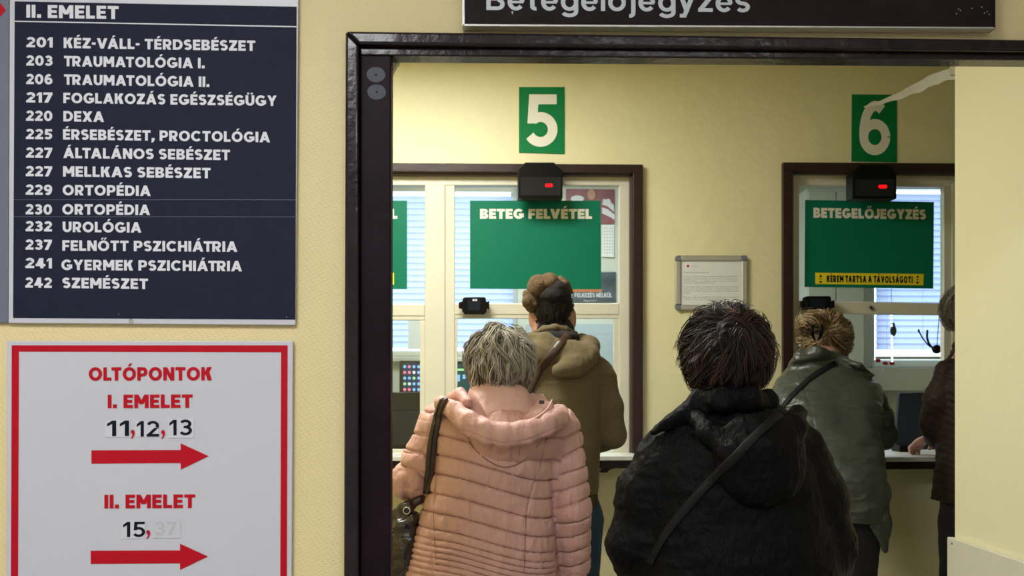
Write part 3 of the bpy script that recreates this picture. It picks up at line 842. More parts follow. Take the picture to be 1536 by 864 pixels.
w5 = counter_window(1, X5L, X5R, ZT5, [
    ('frame_head', R4(385, 264, 947, 278), YF, .05, .004),
    ('mullion', R4(637, 276, 668, 683), YF-.006, .05, .006),
    ('stile', R4(667, 278, 682, 683), YF+.002, .04, .003),
    ('stile', R4(929, 276, 945, 683), YF+.002, .04, .003),
    ('frame_post', R4(944, 262, 950, 683), YF+.006, .04, .002),
    ('stile', R4(390, 277, 404, 683), YF+.002, .04, .003),
    ('mid_rail', R4(682, 455, 929, 472), YF+.002, .036, .004),
    ('mid_rail', R4(404, 456, 637, 474), YF+.002, .036, .004),
    ('lower_sash_rail', R4(682, 471.5, 929, 477.5), YF+.006, .032, .002),
    ('lower_sash_rail', R4(404, 473.5, 637, 480), YF+.006, .032, .002),
    ('lower_sash_stile', R4(682, 477, 686, 683), YF+.008, .03, .001),
    ('lower_sash_stile', R4(921, 477, 929, 683), YF+.008, .03, .001),
    ('lower_sash_stile', R4(630, 480, 637, 683), YF+.008, .03, .001),
    ('bottom_rail', R4(404, 674, 637, 684), YF+.004, .036, .002),
    ('bottom_rail', R4(682, 676, 929, 684), YF+.004, .036, .002)], 463)
w6 = counter_window(2, X6L, X6R, ZT6, [
    ('frame_head', [(1186, 262), (1760, 266), (1760, 284), (1186, 278)], YF, .05, .004),
    ('stile', R4(1186, 276, 1199, 690), YF+.002, .04, .003),
    ('stile', R4(1416, 280, 1430, 690), YF+.002, .04, .003),
    ('mullion', R4(1428, 276, 1452, 690), YF-.006, .05, .006),
    ('mid_rail', [(1199, 451), (1416, 454.5), (1416, 472.5), (1199, 470)], YF+.002, .036, .004),
    ('mid_rail', R4(1452, 455, 1740, 473), YF+.002, .036, .004),
    ('stile', R4(1740, 280, 1752, 690), YF+.002, .04, .003)], 461)
def pane(w, x0, y0, x1, y1, Y=YF+.03): MB().pxr(x0, y0, x1, y1, Y, .004).build('pane', M['glass'], w)
for w, q in ((w5, (404, 277, 637, 456)), (w5, (682, 277, 929, 455)), (w5, (404, 480, 630, 674)), (w5, (686, 477, 921, 676)),
             (w6, (1199, 279, 1416, 452)), (w6, (1452, 284, 1740, 455))): pane(w, *q)
MB().cyl(W(1306, 461.5, YF), W(1306, 461.5, YF)-[0, .008, 0], .011, .010, 24).build('lock_rosette', M['chrome'], w6, bevel=.001)
MB().cyl(W(1306, 461.5, YF)-[0, .0079, 0], W(1306, 461.5, YF)-[0, .010, 0], .0045).build('keyhole', M['black'], w6)
MB().px(R4(936, 262, 943, 266), YF-.004, .006).build('screw_head', M['alu_cap'], w5)

# sills
def sill(name, x0, x1, label, yb, th, pys):
    zt = WZ(pys, 4.30)
    s = empty(name, ((x0+x1)/2, 4.3, zt-.06), label, 'counter')
    MB().box(x0, 4.30, zt-th, x1, yb, zt).build('worktop', M['counter'], s, bevel=.003)
    MB().box(x0+.004, 4.315, zt-th-.034, x1-.004, YW, zt-th).build('apron', M['wframe'], s, bevel=.003)
    return s, zt
s5, ZC5 = sill('counter_shelf', X5L+.0, X5R+.0, 'pale counter shelf with dark front edge under window 5, beside the khaki coat', YW+.07, .020, 684.5)
k = MB(); k.px([(905, 697), (921, 697), (921, 703), (914, 705), (911, 709), (900, 709)], 4.33, .05); k.build('bracket', M['wframe'], s5, bevel=.002)
s6, ZC6 = sill('counter_shelf', X6L, X6R, 'long counter shelf with dark front edge under window 6, hands resting on it', 5.0, .020, 687)

# ------------------------------------------------------------------ office behind
WA = (WX(470, YO), WX(777, YO), WZ(536, YO), WZ(268, YO))
WB = (WX(1311, YO), WX(1400, YO)+.28, WZ(549, YO), WZ(268, YO))
b = MB()
xs = [-2.0, WA[0], WA[1], WB[0], WB[1], 3.7]
b.box(xs[0], YO, 0, xs[1], YO+.2, 3.0); b.box(xs[2], YO, 0, xs[3], YO+.2, 3.0); b.box(xs[4], YO, 0, xs[5], YO+.2, 3.0)
for w_ in (WA, WB): b.box(w_[0], YO, 0, w_[1], YO+.2, w_[2]); b.box(w_[0], YO, w_[3], w_[1], YO+.2, 3.0)
struct(b.build('wall_office', M['office']))
for i, w_ in enumerate((WA, WB)):
    w = empty('window_%d' % (i+3), ((w_[0]+w_[1])/2, YO+.1, w_[2]), kind='structure')
    f = .045
    for q in ((w_[0], w_[2], w_[1], w_[2]+f), (w_[0], w_[3]-f, w_[1], w_[3]), (w_[0], w_[2]+f, w_[0]+f, w_[3]-f), (w_[1]-f, w_[2]+f, w_[1], w_[3]-f)):
        MB().box(q[0], YO+.10, q[1], q[2], YO+.15, q[3]).build('frame', M['cream'], w, bevel=.004)
    MB().box(w_[0]+f, YO+.12, w_[2]+f, w_[1]-f, YO+.125, w_[3]-f).build('pane', M['glass'], w)
    MB().box(w_[0]-.03, YO-.05, w_[2]-.03, w_[1]+.03, YO-.001, w_[2]-.001).build('window_board', M['cream'], w, bevel=.005)
    p = bpy.data.lights.new('sky_portal', 'AREA'); p.shape = 'RECTANGLE'; p.size = w_[1]-w_[0]; p.size_y = w_[3]-w_[2]; p.cycles.is_portal = True
    po = bpy.data.objects.new('sky_portal', p); COL.objects.link(po); po.location = ((w_[0]+w_[1])/2, YO+.22, (w_[2]+w_[3])/2); po.rotation_euler = (-math.pi/2, 0, 0)
def blind(x0, x1, zb, zt, label, tilt=68):
    r = empty('venetian_blind', ((x0+x1)/2, YO-.0, zb), label, 'blind', 'venetian blinds in the office windows')
    MB().box(x0, YO+.005, zt-.035, x1, YO+.045, zt-.003).build('head_rail', M['cream'], r, bevel=.003)
    MB().box(x0, YO+.015, zb, x1, YO+.035, zb+.022).build('bottom_rail', M['cream'], r, bevel=.003)
    pitch, wd_ = .0400, .046; n = int((zt-zb-.10)/pitch); first = None
    a = math.radians(tilt); hx = (x1-x0)/2-.004
    for i in range(n):
        z = zt-.085-i*pitch
        if first is None:
            V = []; m_ = 5
            for k_ in range(m_):
                u = (k_/(m_-1)-.5)*wd_; c_ = .003*(1-(2*u/wd_)**2)
                y, zz = u*math.cos(a)+c_*math.sin(a), u*math.sin(a)-c_*math.cos(a)
                V += [(-hx, y, -zz), (hx, y, -zz)]
            F = [(2*k_, 2*k_+1, 2*k_+3, 2*k_+2) for k_ in range(m_-1)]
            me = bpy.data.meshes.new('slat'); me.from_pydata(V, [], F); me.materials.append(M['slat'])
            me.polygons.foreach_set('use_smooth', [True]*len(F)); first = me
        o = bpy.data.objects.new('slat', first); place(o, ((x0+x1)/2, YO+.025, z), r)
    for fx in (.12, .5, .88):
        x = x0+(x1-x0)*fx; MB().box(x-.001, YO+.024, zb, x+.001, YO+.026, zt-.03).build('cord', M['white'], r)
    return r
bl5 = blind(WA[0]+.01, WA[1]-.028, WA[2]+.012, WA[3]-.05, 'wide venetian blind glowing behind the plain green notice')
bl6 = blind(WB[0]+.02, WB[1]-.02, WB[2]+.045, WB[3]-.02, 'narrow venetian blind with fairy lights hanging before it')

def flat(name, q, Y, th, m, label=None, cat=None, parent=None, group=None, bev=0):
    o = MB().px(q, Y, th).build(name, m, parent, bevel=bev)
    return tag(o, label, cat, group)
# pale blue cupboard, right of the blind in the office
cp = flat('wall_panel', R4(790, 486, 926, 640), YO-.03, .029, M['bluewall'], 'pale blue gridded panel on the office wall behind the khaki coat', 'panel')
for i in range(7):
    MB().pxr(800, 500+i*14, 922, 500.7+i*14, YO-.0315, .0014).build('grid_line', M['cabinet'], cp)
# posters
p1 = flat('poster', [(849, 283), (922, 284), (922, 336), (849, 336)], YO-.012, .004, M['posterred'], 'maroon and white sports wall calendar behind the glass of window 5', 'poster')
def blob(cx, cy, rx, ry, n=18, a0=0): return [(cx+rx*math.cos(-2*math.pi*i/n+a0), cy+ry*math.sin(-2*math.pi*i/n+a0)) for i in range(n)]
Print(YO-.0135).poly(blob(866, 298, 10, 5)).build('shirt_print', M['white'], p1)
Print(YO-.0135).poly([(905, 298), (903, 307), (911, 309), (921, 318), (921, 308), (914, 301)]).build('shirt_print', M['white'], p1)
Print(YO-.0135).poly([(903, 311), (903, 320), (916, 326), (922, 330), (922, 322), (912, 314)]).build('shorts_print', M['white'], p1)
Print(YO-.0136).poly(blob(887, 292, 6, 8)).build('face_print', M['skin'], p1)
Print(YO-.0137).poly(blob(912, 303, 4.2, 5)).build('ball_print', M['white'], p1)
p2 = flat('calendar_sheet', [(903, 337), (921, 337), (921, 386), (903, 385)], YO-.014, .004, M['paper'], 'white date sheet hanging below the maroon calendar', 'calendar')
pr = Print(YO-.0153)
for j in range(9):
    for i in range(4): pr.rect(906+i*4, 342+j*4.6, 907.5+i*4, 343.2+j*4.6)
pr.build('date_print', M['text_grey'], p2)
p3 = flat('poster', [(858, 408), (924, 408), (924, 453), (858, 453)], YO-.012, .004, M['posterdark'], 'dark poster with white capitals, low behind window 5', 'poster')
pr = Print(YO-.0135); pr.text('FELKEZÉS NÉLKÜL', 862, 918, 446, 446, 6.5, .22).small('Regisztráljon', 876, 895, 452, 452, 2.5); pr.build('lettering', M['white'], p3)
Print(YO-.0134).rect(858, 434, 903, 438).build('orange_band', M['orange'], p3)
Print(YO-.0133).poly([(903, 430), (911, 425), (919, 430), (919, 438), (920, 452), (904, 452)]).build('figure_print', M['posterdark'], p3)
nt_ = flat('wall_note', R4(612, 478, 634, 524), YO-.25, .003, M['paper'], 'cream sheet hanging before the blind, upper left in window 5', 'note')

# monitors, desk and file shelf seen through the left sash
dk = empty('office_desk', (-.2, 5.6, 0), 'pale office desk behind window 5 carrying two screens', 'desk')
zdk = .76
MB().box(-.9, 5.0, zdk-.03, .55, 5.75, zdk).build('desk_top', M['cabinet'], dk, bevel=.003)
for x in (-.87, .5): MB().box(x, 5.05, 0, x+.03, 5.7, zdk-.03).build('desk_side', M['cabinet'], dk, bevel=.002)
def monitor(x0, y0, x1, y1, Y, label, scr, icons):
    c = (x0+x1)/2; z0 = WZ(y1, Y)
    r = empty('monitor', (WX(c, Y), Y, zdk), label, 'monitor')
    MB().pxr(x0, y0, x1, y1, Y, .03).build('casing', M['screen_black'], r, bevel=.003)
    sc_ = MB().pxr(x0+5, y0+4, x1-2, y1-3, Y-.002, .0019).build('screen', M[scr], r)
    MB().box(WX(c, Y)-.03, Y+.005, zdk+.01, WX(c, Y)+.03, Y+.03, z0+.05).build('stand', M['plastic'], r, bevel=.003)
    MB().box(WX(c, Y)-.11, Y-.06, zdk, WX(c, Y)+.11, Y+.12, zdk+.012).build('foot', M['plastic'], r, bevel=.003)
    icons(r, sc_, Y-.0025)
    return r
def icons_a(r, sc_, Y):
    ks = ['icon_a', 'icon_b', 'icon_a', 'icon_a', 'icon_b', 'icon_b', 'icon_c', 'icon_a', 'icon_a', 'icon_a', 'icon_d', 'icon_a', 'icon_d', 'icon_c', 'icon_a', 'icon_a', 'icon_b', 'icon_b', 'icon_a', 'icon_a']
    for j in range(5):
        for i in range(4):
            cx, cy = 607+i*7, 550+j*8.6
            Print(Y).poly(blob(cx, cy, 2.3, 2.4, 8)).build('icon', M[ks[j*4+i]], sc_)
monitor(599, 541, 640, 588, 5.45, 'black monitor showing rows of coloured icons, left in window 5', 'screen_blue', icons_a)
def icons_b(r, sc_, Y):
    Print(Y).rect(684, 553, 700, 556).build('toolbar', M['icon_d'], sc_); Print(Y).rect(684, 562, 690, 572).rect(694, 562, 699, 568).build('window_box', M['icon_a'], sc_)
monitor(676, 542, 722, 592, 5.45, 'black monitor with a dark green screen beside the grey curly hair', 'screen_green', icons_b)
ch = empty('office_machine', (WX(600, 5.0), 5.0, zdk), 'charcoal office printer behind window 5, lower left above the sill', 'printer')
MB().px([(540, 590), (630, 588), (630, 616), (540, 616)], 4.92, .28).build('lid', M['darkgrey'], ch, bevel=.006)
MB().px([(540, 616.6), (632, 616.6), (634, 668), (540, 670)], 4.90, .32).build('body', M['darkgrey'], ch, bevel=.006)
MB().box(WX(540, 4.9), 4.93, zdk, WX(632, 4.9), 5.18, WZ(668, 4.9)).build('base', M['plastic'], ch, bevel=.004)

# things behind window 6
cb = empty('tall_cabinet', (WX(1240, 6.0), 6.0, 0), 'tall pale grey cabinet seen through window 6, left of the blind', 'cabinet')
x0, x1 = WX(1212, 6.2), WX(1297, 6.2)
MB().box(x0, 6.22, 0, x1, YO-.002, 2.6).build('carcass', M['cabinet'], cb, bevel=.004)
for a, c in ((x0+.004, (x0+x1)/2-.003), ((x0+x1)/2+.003, x1-.004)):
    dr = MB().box(a, 6.20, .08, c, 6.219, 2.58).build('door', M['cabinet'], cb, bevel=.003)
    MB().box((x0+x1)/2+(-.03 if a < (x0+x1)/2-.01 else .02), 6.18, 1.1, (x0+x1)/2+(-.02 if a < (x0+x1)/2-.01 else .03), 6.20, 1.24).build('handle', M['alu'], dr)
rd = flat('white_casing', R4(1300, 552, 1400, 586), YO-.10, .07, M['paper'], 'pale cable trunking below the blind behind window 6', 'trunking', bev=.004)
nb = empty('monitor', (WX(1378, 4.86), 4.86, ZC6), 'navy back of a screen standing on the counter, left of the brown sleeve', 'monitor')
MB().px([(1349, 589.5), (1412, 588), (1412, 669), (1343, 670.5)], 4.86, .03).build('screen_back', M['navy_plastic'], nb, bevel=.004)
MB().box(WX(1343, 4.86), 4.80, ZC6+.001, WX(1412, 4.86), 4.90, ZC6+.012).build('foot', M['navy_plastic'], nb, bevel=.002)
# string of fairy lamps with ornament
fl = empty('fairy_light_string', tuple(W(1337, 545, 6.3)), 'white fairy light string hanging in window 6 with a green ornament', 'string lights')
MB().tube([W(1337, 222.8, 6.3), W(1337, 440, 6.3), W(1337.5, 500, 6.3), W(1338, 546, 6.3)], .0018, 6).build('wire', M['white'], fl)
for i in range(14):
    if i in (4, 5): continue
    c = W(1337+i*.1, 472+i*5.4, 6.3-.004); MB().cyl(c-[0, 0, .005], c+[0, 0, .005], .006, .004, 8).build('lamp', M['fairy'], fl)
fo = Field(W(1340, 496, 6.3)-[.06, .03, .09], W(1340, 496, 6.3)+[.06, .03, .09], .004); fo.ell(W(1340, 496, 6.3), (.021, .012, .038), .01); fo.ell(W(1340, 486, 6.3), (.010, .008, .012), .01)
finish('ornament', fo, M['ornament'], fl)
for a, c in ((1317, 541), (1328, 545), (1338, 545)):
    fo = Field(W(a, c, 6.28)-.04, W(a, c, 6.28)+.04, .004); fo.ell(W(a, c, 6.28), (.020, .008, .012), .01); finish('red_bead', fo, M['red'], fl)
cw = MB().tube(spline([W(1326, 549, 6.28), W(1324, 558, 6.25), W(1318, 568, 6.25), W(1312, 578, 6.25)], 12), .0025, 6).build('hanging_cable', M['white'], fl)
hs = MB(); hs.tube([W(1405, 524, 5.2), W(1409, 470, 5.2), W(1411, 442, 5.2)], .002, 6); hs.tube([W(1411, 442, 5.2), W(1411, 148.2, 5.2)], .002, 6); hs.tube(spline([W(1378, 496, 5.2), W(1384, 507, 5.2), W(1394, 519, 5.2), W(1407, 526, 5.2)], 14), .0035, 6)
hs = hs.build('headset', M['plastic'], smooth=True); tag(hs, 'black headset with thin boom hanging behind window 6 by the brown coat', 'headset')
MB().tube(spline([W(1391, 495, 5.2), W(1391, 508, 5.2), W(1396, 519, 5.2), W(1407, 527, 5.2)], 14), .0055, 6).build('headband', M['plastic'], hs, smooth=True)
MB().cyl(W(1378, 494, 5.2), W(1378.5, 499, 5.2), .005).build('microphone', M['plastic'], hs)
fo = Field(W(1408, 526, 5.2)-.06, W(1408, 526, 5.2)+.06, .004); fo.ell(W(1405, 524, 5.2), (.026, .02, .024), .01); finish('ear_pad', fo, M['plastic'], hs)

# ================================================================== SIGNS
def sign_root(name, px, py, Y, label, cat='sign'): return empty(name, tuple(W(px, py, Y)), label, cat)
Y0 = YC-.006
# neighbouring blue-grey board at the picture's left edge
nb_ = sign_root('direction_board', -60, 484, Y0, 'blue grey sign board at the left edge with a red arrow tip')
MB().px([(-200, -60), (13.5, -60), (12, 484), (-200, 484)], Y0-.004, .008).build('panel', M['bluegrey'], nb_, bevel=.001)
Print(Y0-.0046).poly([(-40, 8), (-40, 22), (-4, 22), (-4, 30), (9, 15), (-4, 0), (-4, 8)]).build('arrow', M['red'], nb_)
# floor directory
db = sign_root('department_directory', 228, 487, Y0, 'navy directory board listing second floor departments in white capitals')
MB().px([(14.5, -60), (448, -60), (443, 487.5), (12.5, 484.5)], Y0-.006, .010).build('panel', M['board'], db, bevel=.0012)
YP = Y0-.0066
Print(YP).poly([(22, 2), (19.5, 477), (443, 479.5), (445, 10)]).build('navy_field', M['navy'], db)
YP -= .0005
Print(YP).poly([(22, 31), (22, 32.6), (444.8, 41), (444.8, 39.2)]).build('rule', M['white'], db)
Print(YP).poly([(20.5, 299), (20.5, 299.7), (443.5, 300), (443.5, 299.3)]).poly([(20.5, 324.6), (20.5, 325.3), (443, 325.6), (443, 324.9)]).build('film_edge', M['linegrey'], db)
rows = [('201', 'KÉZ-VÁLL- TÉRDSEBÉSZET', 71, 95.5, 383, 72, 76.5), ('203', 'TRAUMATOLÓGIA I.', 98.5, 96, 307, 99.3, 102.5), ('206', 'TRAUMATOLÓGIA II.', 126.3, 96, 314, 127, 130.5),
        ('217', 'FOGLAKOZÁS EGÉSZSÉGÜGY', 153.8, 95, 415, 154.6, 159), ('220', 'DEXA', 181.3, 95, 156, 182, 183), ('225', 'ÉRSEBÉSZET, PROCTOLÓGIA', 208.8, 94.5, 405, 209.3, 213.5),
        ('227', 'ÁLTALÁNOS SEBÉSZET', 236.6, 95, 345, 237, 240.3), ('227', 'MELLKAS SEBÉSZET', 264.4, 94.5, 316, 264.8, 267.5), ('229', 'ORTOPÉDIA', 292.2, 94, 226, 292.8, 294),
        ('230', 'ORTOPÉDIA', 321.6, 93.5, 225, 321.6, 322.6), ('232', 'UROLÓGIA', 347, 94, 212, 348, 349), ('237', 'FELNŐTT PSZICHIÁTRIA', 374.6, 93.5, 356, 376, 377.8),
        ('241', 'GYERMEK PSZICHIÁTRIA', 402.3, 92, 363, 405, 407), ('242', 'SZEMÉSZET', 431.6, 93.5, 222, 432, 433.6)]
pr = Print(YP); pr.text('II. EMELET', 39.5, 178, 26.4, 28.6, 19.5, .26).build('heading_lettering', M['white'], db)
for i, (num, t, yn, x0, x1, ya, yb) in enumerate(rows):
    Print(YP).text(num, 39.5-i*.12, 79-i*.1, yn-.2, yn+.3, 15.3, .255).build('room_number', M['white'], db); Print(YP).text(t, x0, x1, ya, yb, 15.6, .255).build('department_name', M['white'], db)
scw = MB(); scw.cyl(W(197, 482, Y0-.006), W(197, 482, Y0-.009), .005, .004).build('screw', M['chrome'], db)
for a, c in ((430, 475.5), (178, 471)): MB().cyl(W(a, c, YP), W(a, c, YP-.001), .0014, n=8).build('pin', M['alu_cap'], db)
# vaccination board
vb = sign_root('vaccination_board', 224, 1120, Y0, 'white vaccination point sign with red border and two red arrows')
MB().px([(10, 511.5), (439.5, 511.5), (436, 1130), (8.5, 1130)], Y0-.007, .011).build('panel', M['board'], vb, bevel=.002)
YV = Y0-.0076
pr = Print(YV)
pr.poly([(17.5, 518), (17.5, 527.5), (431.5, 528.5), (431.5, 518)]); pr.poly([(17.5, 527.5), (15.5, 1120), (26, 1120), (28.5, 527.5)]); pr.poly([(421.5, 528.5), (419.5, 1120), (429.5, 1120), (431.5, 528.5)]); pr.rect(26, 1108, 420, 1120)
pr.build('red_border', M['red'], vb)
YV2 = YV-.0004
for t, x0, x1, ya, yb, c in (('OLTÓPONTOK', 133, 318, 571, 570.6, 20), ('I. EMELET', 161.5, 289, 612.3, 611.8, 20.3), ('II. EMELET', 156.5, 293, 762.7, 762, 20.5)):
    Print(YV2).text(t, x0, x1, ya, yb, c, .27, .09).build('lettering', M['red'], vb)
for y, q in ((685, 0), (835.5, -1)):
    Print(YV2).poly([(137+q, y-9.5), (137+q, y+10.5), (271+q, y+9.5), (271+q, y+19.5), (313+q, y-.8), (271+q, y-20), (271+q, y-10)]).build('arrow', M['red'], vb)
for k_, q in enumerate((R4(158, 630, 195, 656), R4(203, 631, 238, 655.5), R4(252, 628, 291, 657), R4(183, 781, 218, 808), R4(229, 780, 271, 807))):
    st_ = MB().px(q, YV-.0006, .0005).build('number_sticker', M['sticker'] if k_ != 4 else M['board'], vb)
for t, x0, x1, yb in (('11', 160.5, 193.5, 654.3), ('12', 205, 238.5, 655), ('13', 254, 288, 653), ('15', 184.5, 218, 805.6)):
    Print(YV-.001).text(t, x0, x1, yb, yb-.3, 23.3 if t != '15' else 22.8, .19, .16).build('number_lettering', M['black'], vb)
Print(YV-.001).text('37', 232, 265, 803, 802.5, 20, .2).build('number_lettering', M['ghost'], vb)
for x0, x1, y in ((195.5, 202.5, 652), (241, 247.5, 652.3), (218.7, 225.5, 802.5)):
    Print(YV-.0012).poly([(x0+3.4, y-7.5), (x0+1, y-6), (x0+.6, y-3.4), (x0+2.4, y-1.2), (x0+3.2, y-1), (x0+2.4, y+3), (x0+.6, y+5.4), (x0+2, y+6), (x0+4.6, y+3.2), (x0+6.2, y-.6), (x0+6.4, y-4), (x0+5.4, y-6.6)][::1]).build('comma', M['red'], vb)
# big brown sign over the door
bs = sign_root('door_sign', 1094, 40, YC-.02, 'dark brown room sign with grey letters above the doorway')
MB().px([(696, -60), (1493, -60), (1492.5, 41), (696, 36.5)], YC-.03, .025).build('panel', M['signbrown'], bs)
MB().px([(693.5, 35.5), (1492.5, 40.2), (1492.5, 43), (693.5, 39.2)], YC-.034, .03).build('lower_rail', M['alu'], bs, bevel=.0012)
MB().px([(693, -60), (697, -60), (697.5, 39), (693, 39)], YC-.034, .03).build('side_rail', M['alu'], bs, bevel=.0012)
MB().px([(1491, -60), (1493.5, -60), (1493.5, 43), (1491, 43)], YC-.034, .03).build('side_rail', M['signbrown'], bs, bevel=.0012)
Print(YC-.0306).text('Betegelőjegyzés', 729.5, 1125, 15, 18.3, 34, .185, .12).build('lettering', M['lettergrey'], bs)
pr = Print(YC-.0305)
for a, c in ((1437, 13), (1440, 15), (1457, 12), (1472, 10), (1476, 19), (1434, 20), (1483, 21), (1480, 17)): pr.rect(a, c, a+1.6, c+1.2)
pr.poly([(767, 17), (768.5, 22), (770, 17)]); pr.build('scratch', M['lettergrey'], bs)
# window numbers
def number(name, q, t, tx, label):
    r = sign_root(name, sum(p[0] for p in q)/4, q[2][1], YW-.003, label)
    MB().px(q, YW-.0035, .003).build('plate', M['greensign'], r)
    Print(YW-.0039).text(t, *tx, .215).build('numeral', M['cream_print'], r)
number('number_sign', [(778.5, 130.5), (847, 130.5), (847, 231), (778.5, 229)], '5', (788.5, 837, 219.5, 219.5, 78), 'green number 5 sign on the yellow wall above the left window')
number('number_sign', [(1278, 141.5), (1345.5, 142), (1345.5, 243.5), (1277.5, 242)], '6', (1289, 1335.5, 232, 232, 80), 'green number 6 sign above the right window')
# green notices on the glass
def notice(q, t, tx, label, strip=None, capt=None):
    r = sign_root('green_notice', sum(p[0] for p in q)/4, q[2][1], YF-.012, label)
    MB().px(q, YF-.010, .003).build('sheet', M['green'], r)
    if t: Print(YF-.0105).text(t, *tx, .30, .075).build('lettering', M['cream_print'], r)
    if strip:
        s = MB().px(strip, YF-.0112, .001).build('yellow_strip', M['yellow'], r)
        if capt:
            Print(YF-.0117).text(*capt, .30, .17).build('strip_lettering', M['black'], s)
            for cx in (1231, 1376.5):
                p = Print(YF-.0117); e = 0 if cx < 1300 else 1
                p.poly([(cx-2.6, 415.6+e), (cx+2.6, 415.6+e), (cx, 411.8+e)]); p.poly([(cx-2.6, 421.6+e), (cx, 425.4+e), (cx+2.6, 421.6+e)]); p.rect(cx-1.8, 418+e, cx+1.8, 419+e)
                p.build('distance_symbol', M['black'], s)
    return r
notice([(705, 301), (901, 301), (902, 434), (705, 433)], 'BETEG FELVÉTEL', (720, 888, 328, 328.3, 14.8), 'plain green notice on window 5 with cream heading, no yellow strip')
notice([(1208, 300), (1401, 303), (1400, 433), (1207, 430.5)], 'BETEGELŐJEGYZÉS', (1220, 1389, 326.6, 329.3, 15), 'green notice on window 6 with a yellow distance strip',
       [(1223, 409), (1385.5, 411), (1385, 428), (1223, 426)], ('KÉREM TARTSA A TÁVOLSÁGOT!', 1240, 1369, 423.2, 424.6, 10.2))
nt3 = notice([(414, 301), (610.5, 301), (610.5, 433.5), (414, 433.5)], 'BETEG FELVÉTEL', (428, 596, 328, 328, 14.8), 'green notice cut off by the dark door jamb, at the left sash', [(428, 409), (591, 409), (591, 427), (428, 427)])
# black display boxes
def display(x0, x1, y0, y1, led, label):
    Yb = YW-.12
    r = sign_root('queue_display', (x0+x1)/2, y1, Yb, label, 'display')
    MB().px([(x0, y0+11), (x0+11, y0), (x1-13, y0), (x1, y0+12), (x1, y1), (x0, y1)], Yb, .085).build('housing', M['plastic'], r, bevel=.003)
    MB().px([(x0+4, y0+22), (x1-3, y0+22), (x1-3, y1-4), (x0+4, y1-4)], Yb-.0015, .001).build('front_panel', M['screen_black'], r)
    MB().px([(led[0], led[1]+1), (led[0]+1.5, led[1]), (led[2]-1.5, led[1]), (led[2], led[1]+1), (led[2], led[3]-1), (led[2]-1.5, led[3]), (led[0]+1.5, led[3]), (led[0], led[3]-1)], Yb-.003, .001).build('indicator_light', M['led'], r)
    MB().px([(x0+20, y0+8), (x1-20, y0+8), (x1-20, y0+30), (x0+20, y0+30)], YW-.034, .034).build('wall_bracket', M['plastic'], r)
display(777, 844, 243.5, 297, (818, 275.5, 829, 280.5), 'black display box with red dash above the plain green notice')
display(1279, 1345, 247, 298, (1318, 277.3, 1330.5, 282.3), 'black display box with red dash below the number 6')
def intercom(x0, x1, y0, y1, label):
    Yb = YW-.03; r = sign_root('intercom', (x0+x1)/2, y1, Yb, label, 'intercom')
    MB().px([(x0+6, y0+2), (x0+9, y0), (x1-7, y0), (x1-5, y0+2), (x1-4, y1-5), (x1-7, y1), (x0+9, y1), (x0+5, y1-5)], Yb, .045).build('body', M['plastic'], r, bevel=.004)
    for a, c in ((x0, x0+7), (x1-7, x1)): MB().px([(a, y0+8), (c, y0+6), (c, y1-7), (a, y1-9)], Yb+.012, .02).build('swivel', M['plastic'], r, bevel=.002)
    MB().pxr(x0+14, y0+4, x1-14, y1-6, Yb-.001, .0009).build('grille', M['darkgrey'], r)
    return r
it = intercom(688, 734, 445.5, 471, 'black intercom box on the rail of window 5 left of the fur hat')
Print(YW-.0315).rect(709, 448.5, 712, 451.5).rect(713, 448.5, 715.5, 451.5).build('maker_mark', M['white'], it)
intercom(1202, 1252, 444, 469, 'black intercom box on the rail of window 6 above the blonde hair')

# notice in aluminium snap frame
sf = sign_root('framed_notice', 1067, 464, YW-.016, 'white printed notice in an aluminium snap frame between the windows')
fx0, fx1, fy0, fy1 = 1013, 1121.5, 383, 465
for nm, q in (('frame_bar', R4(1021, fy0, 1113, fy0+8)), ('frame_bar', R4(1021, fy1-8, 1113, fy1)), ('frame_bar', R4(fx0, 391, fx0+8.5, 457)), ('frame_bar', R4(fx1-8.5, 391, fx1, 457))):
    MB().px(q, YW-.017, .0165).build(nm, M['alu'], sf, bevel=.005, seg=3)
for a, c, s1, s2 in ((fx0, fy0, 1, 1), (fx1, fy0, -1, 1), (fx0, fy1, 1, -1), (fx1, fy1, -1, -1)):
    q = [(a+s1*8.3, c), (a+s1*8.3, c+s2*8), (a, c+s2*8), (a, c+s2*3.2), (a+s1*1.2, c+s2*1.2), (a+s1*3.5, c)]
    MB().px(q, YW-.0175, .017).build('corner_cap', M['alu_cap'], sf, bevel=.002)
MB().px(R4(1021, 391, 1113, 457), YW-.009, .0085).build('sheet', M['paper'], sf)
pr = Print(YW-.0093)
txt = [(0, 'Tisztelt Betegeink és kedves hozzátartozók!', 409.5, 38, 0), (0, 'Tájékoztatjuk Önöket, hogy a szakrendelés előjegyzés alapján érkező,', 415.5, 82, 0), (0, 'betegek a felvételi ablaknál a sorszám szerint jelentkezzenek a', 419, 82, 0),
       (0, 'kijelölt időben és a megadott helyen, kérjük a türelmüket.', 422.3, 82, 0), (0, 'Köszönjük az együttműködést mindenkinek.', 425.2, 48, 0), (0, 'A várakozás alatt a távolságot tartani kell minden esetben', 431, 82, 0), (0, 'a folyosón és az ablakok előtt, a rendelő területén belül.', 434.2, 82, 0),
       (0, 'valamint az előírt módon és a házirend szerinti helyen', 437.4, 82, 0), (0, 'betartandó.', 440.4, 10, 0), (0, 'Kérjük, hogy a betegfelvétel rendjét szíveskedjenek', 446.5, 82, 0), (0, 'megtartani és betartani mindenki érdekében.', 449.5, 56, 0)]
for _, t, y, L, _2 in txt: pr.small(t, 1025.5, 1025.5+L, y, y, 1.7)
pr.build('small_print', M['text_grey'], sf)
Print(YW-.0094).poly(blob(1032, 399, 1.9, 1.9, 10)).build('red_mark', M['red'], sf)
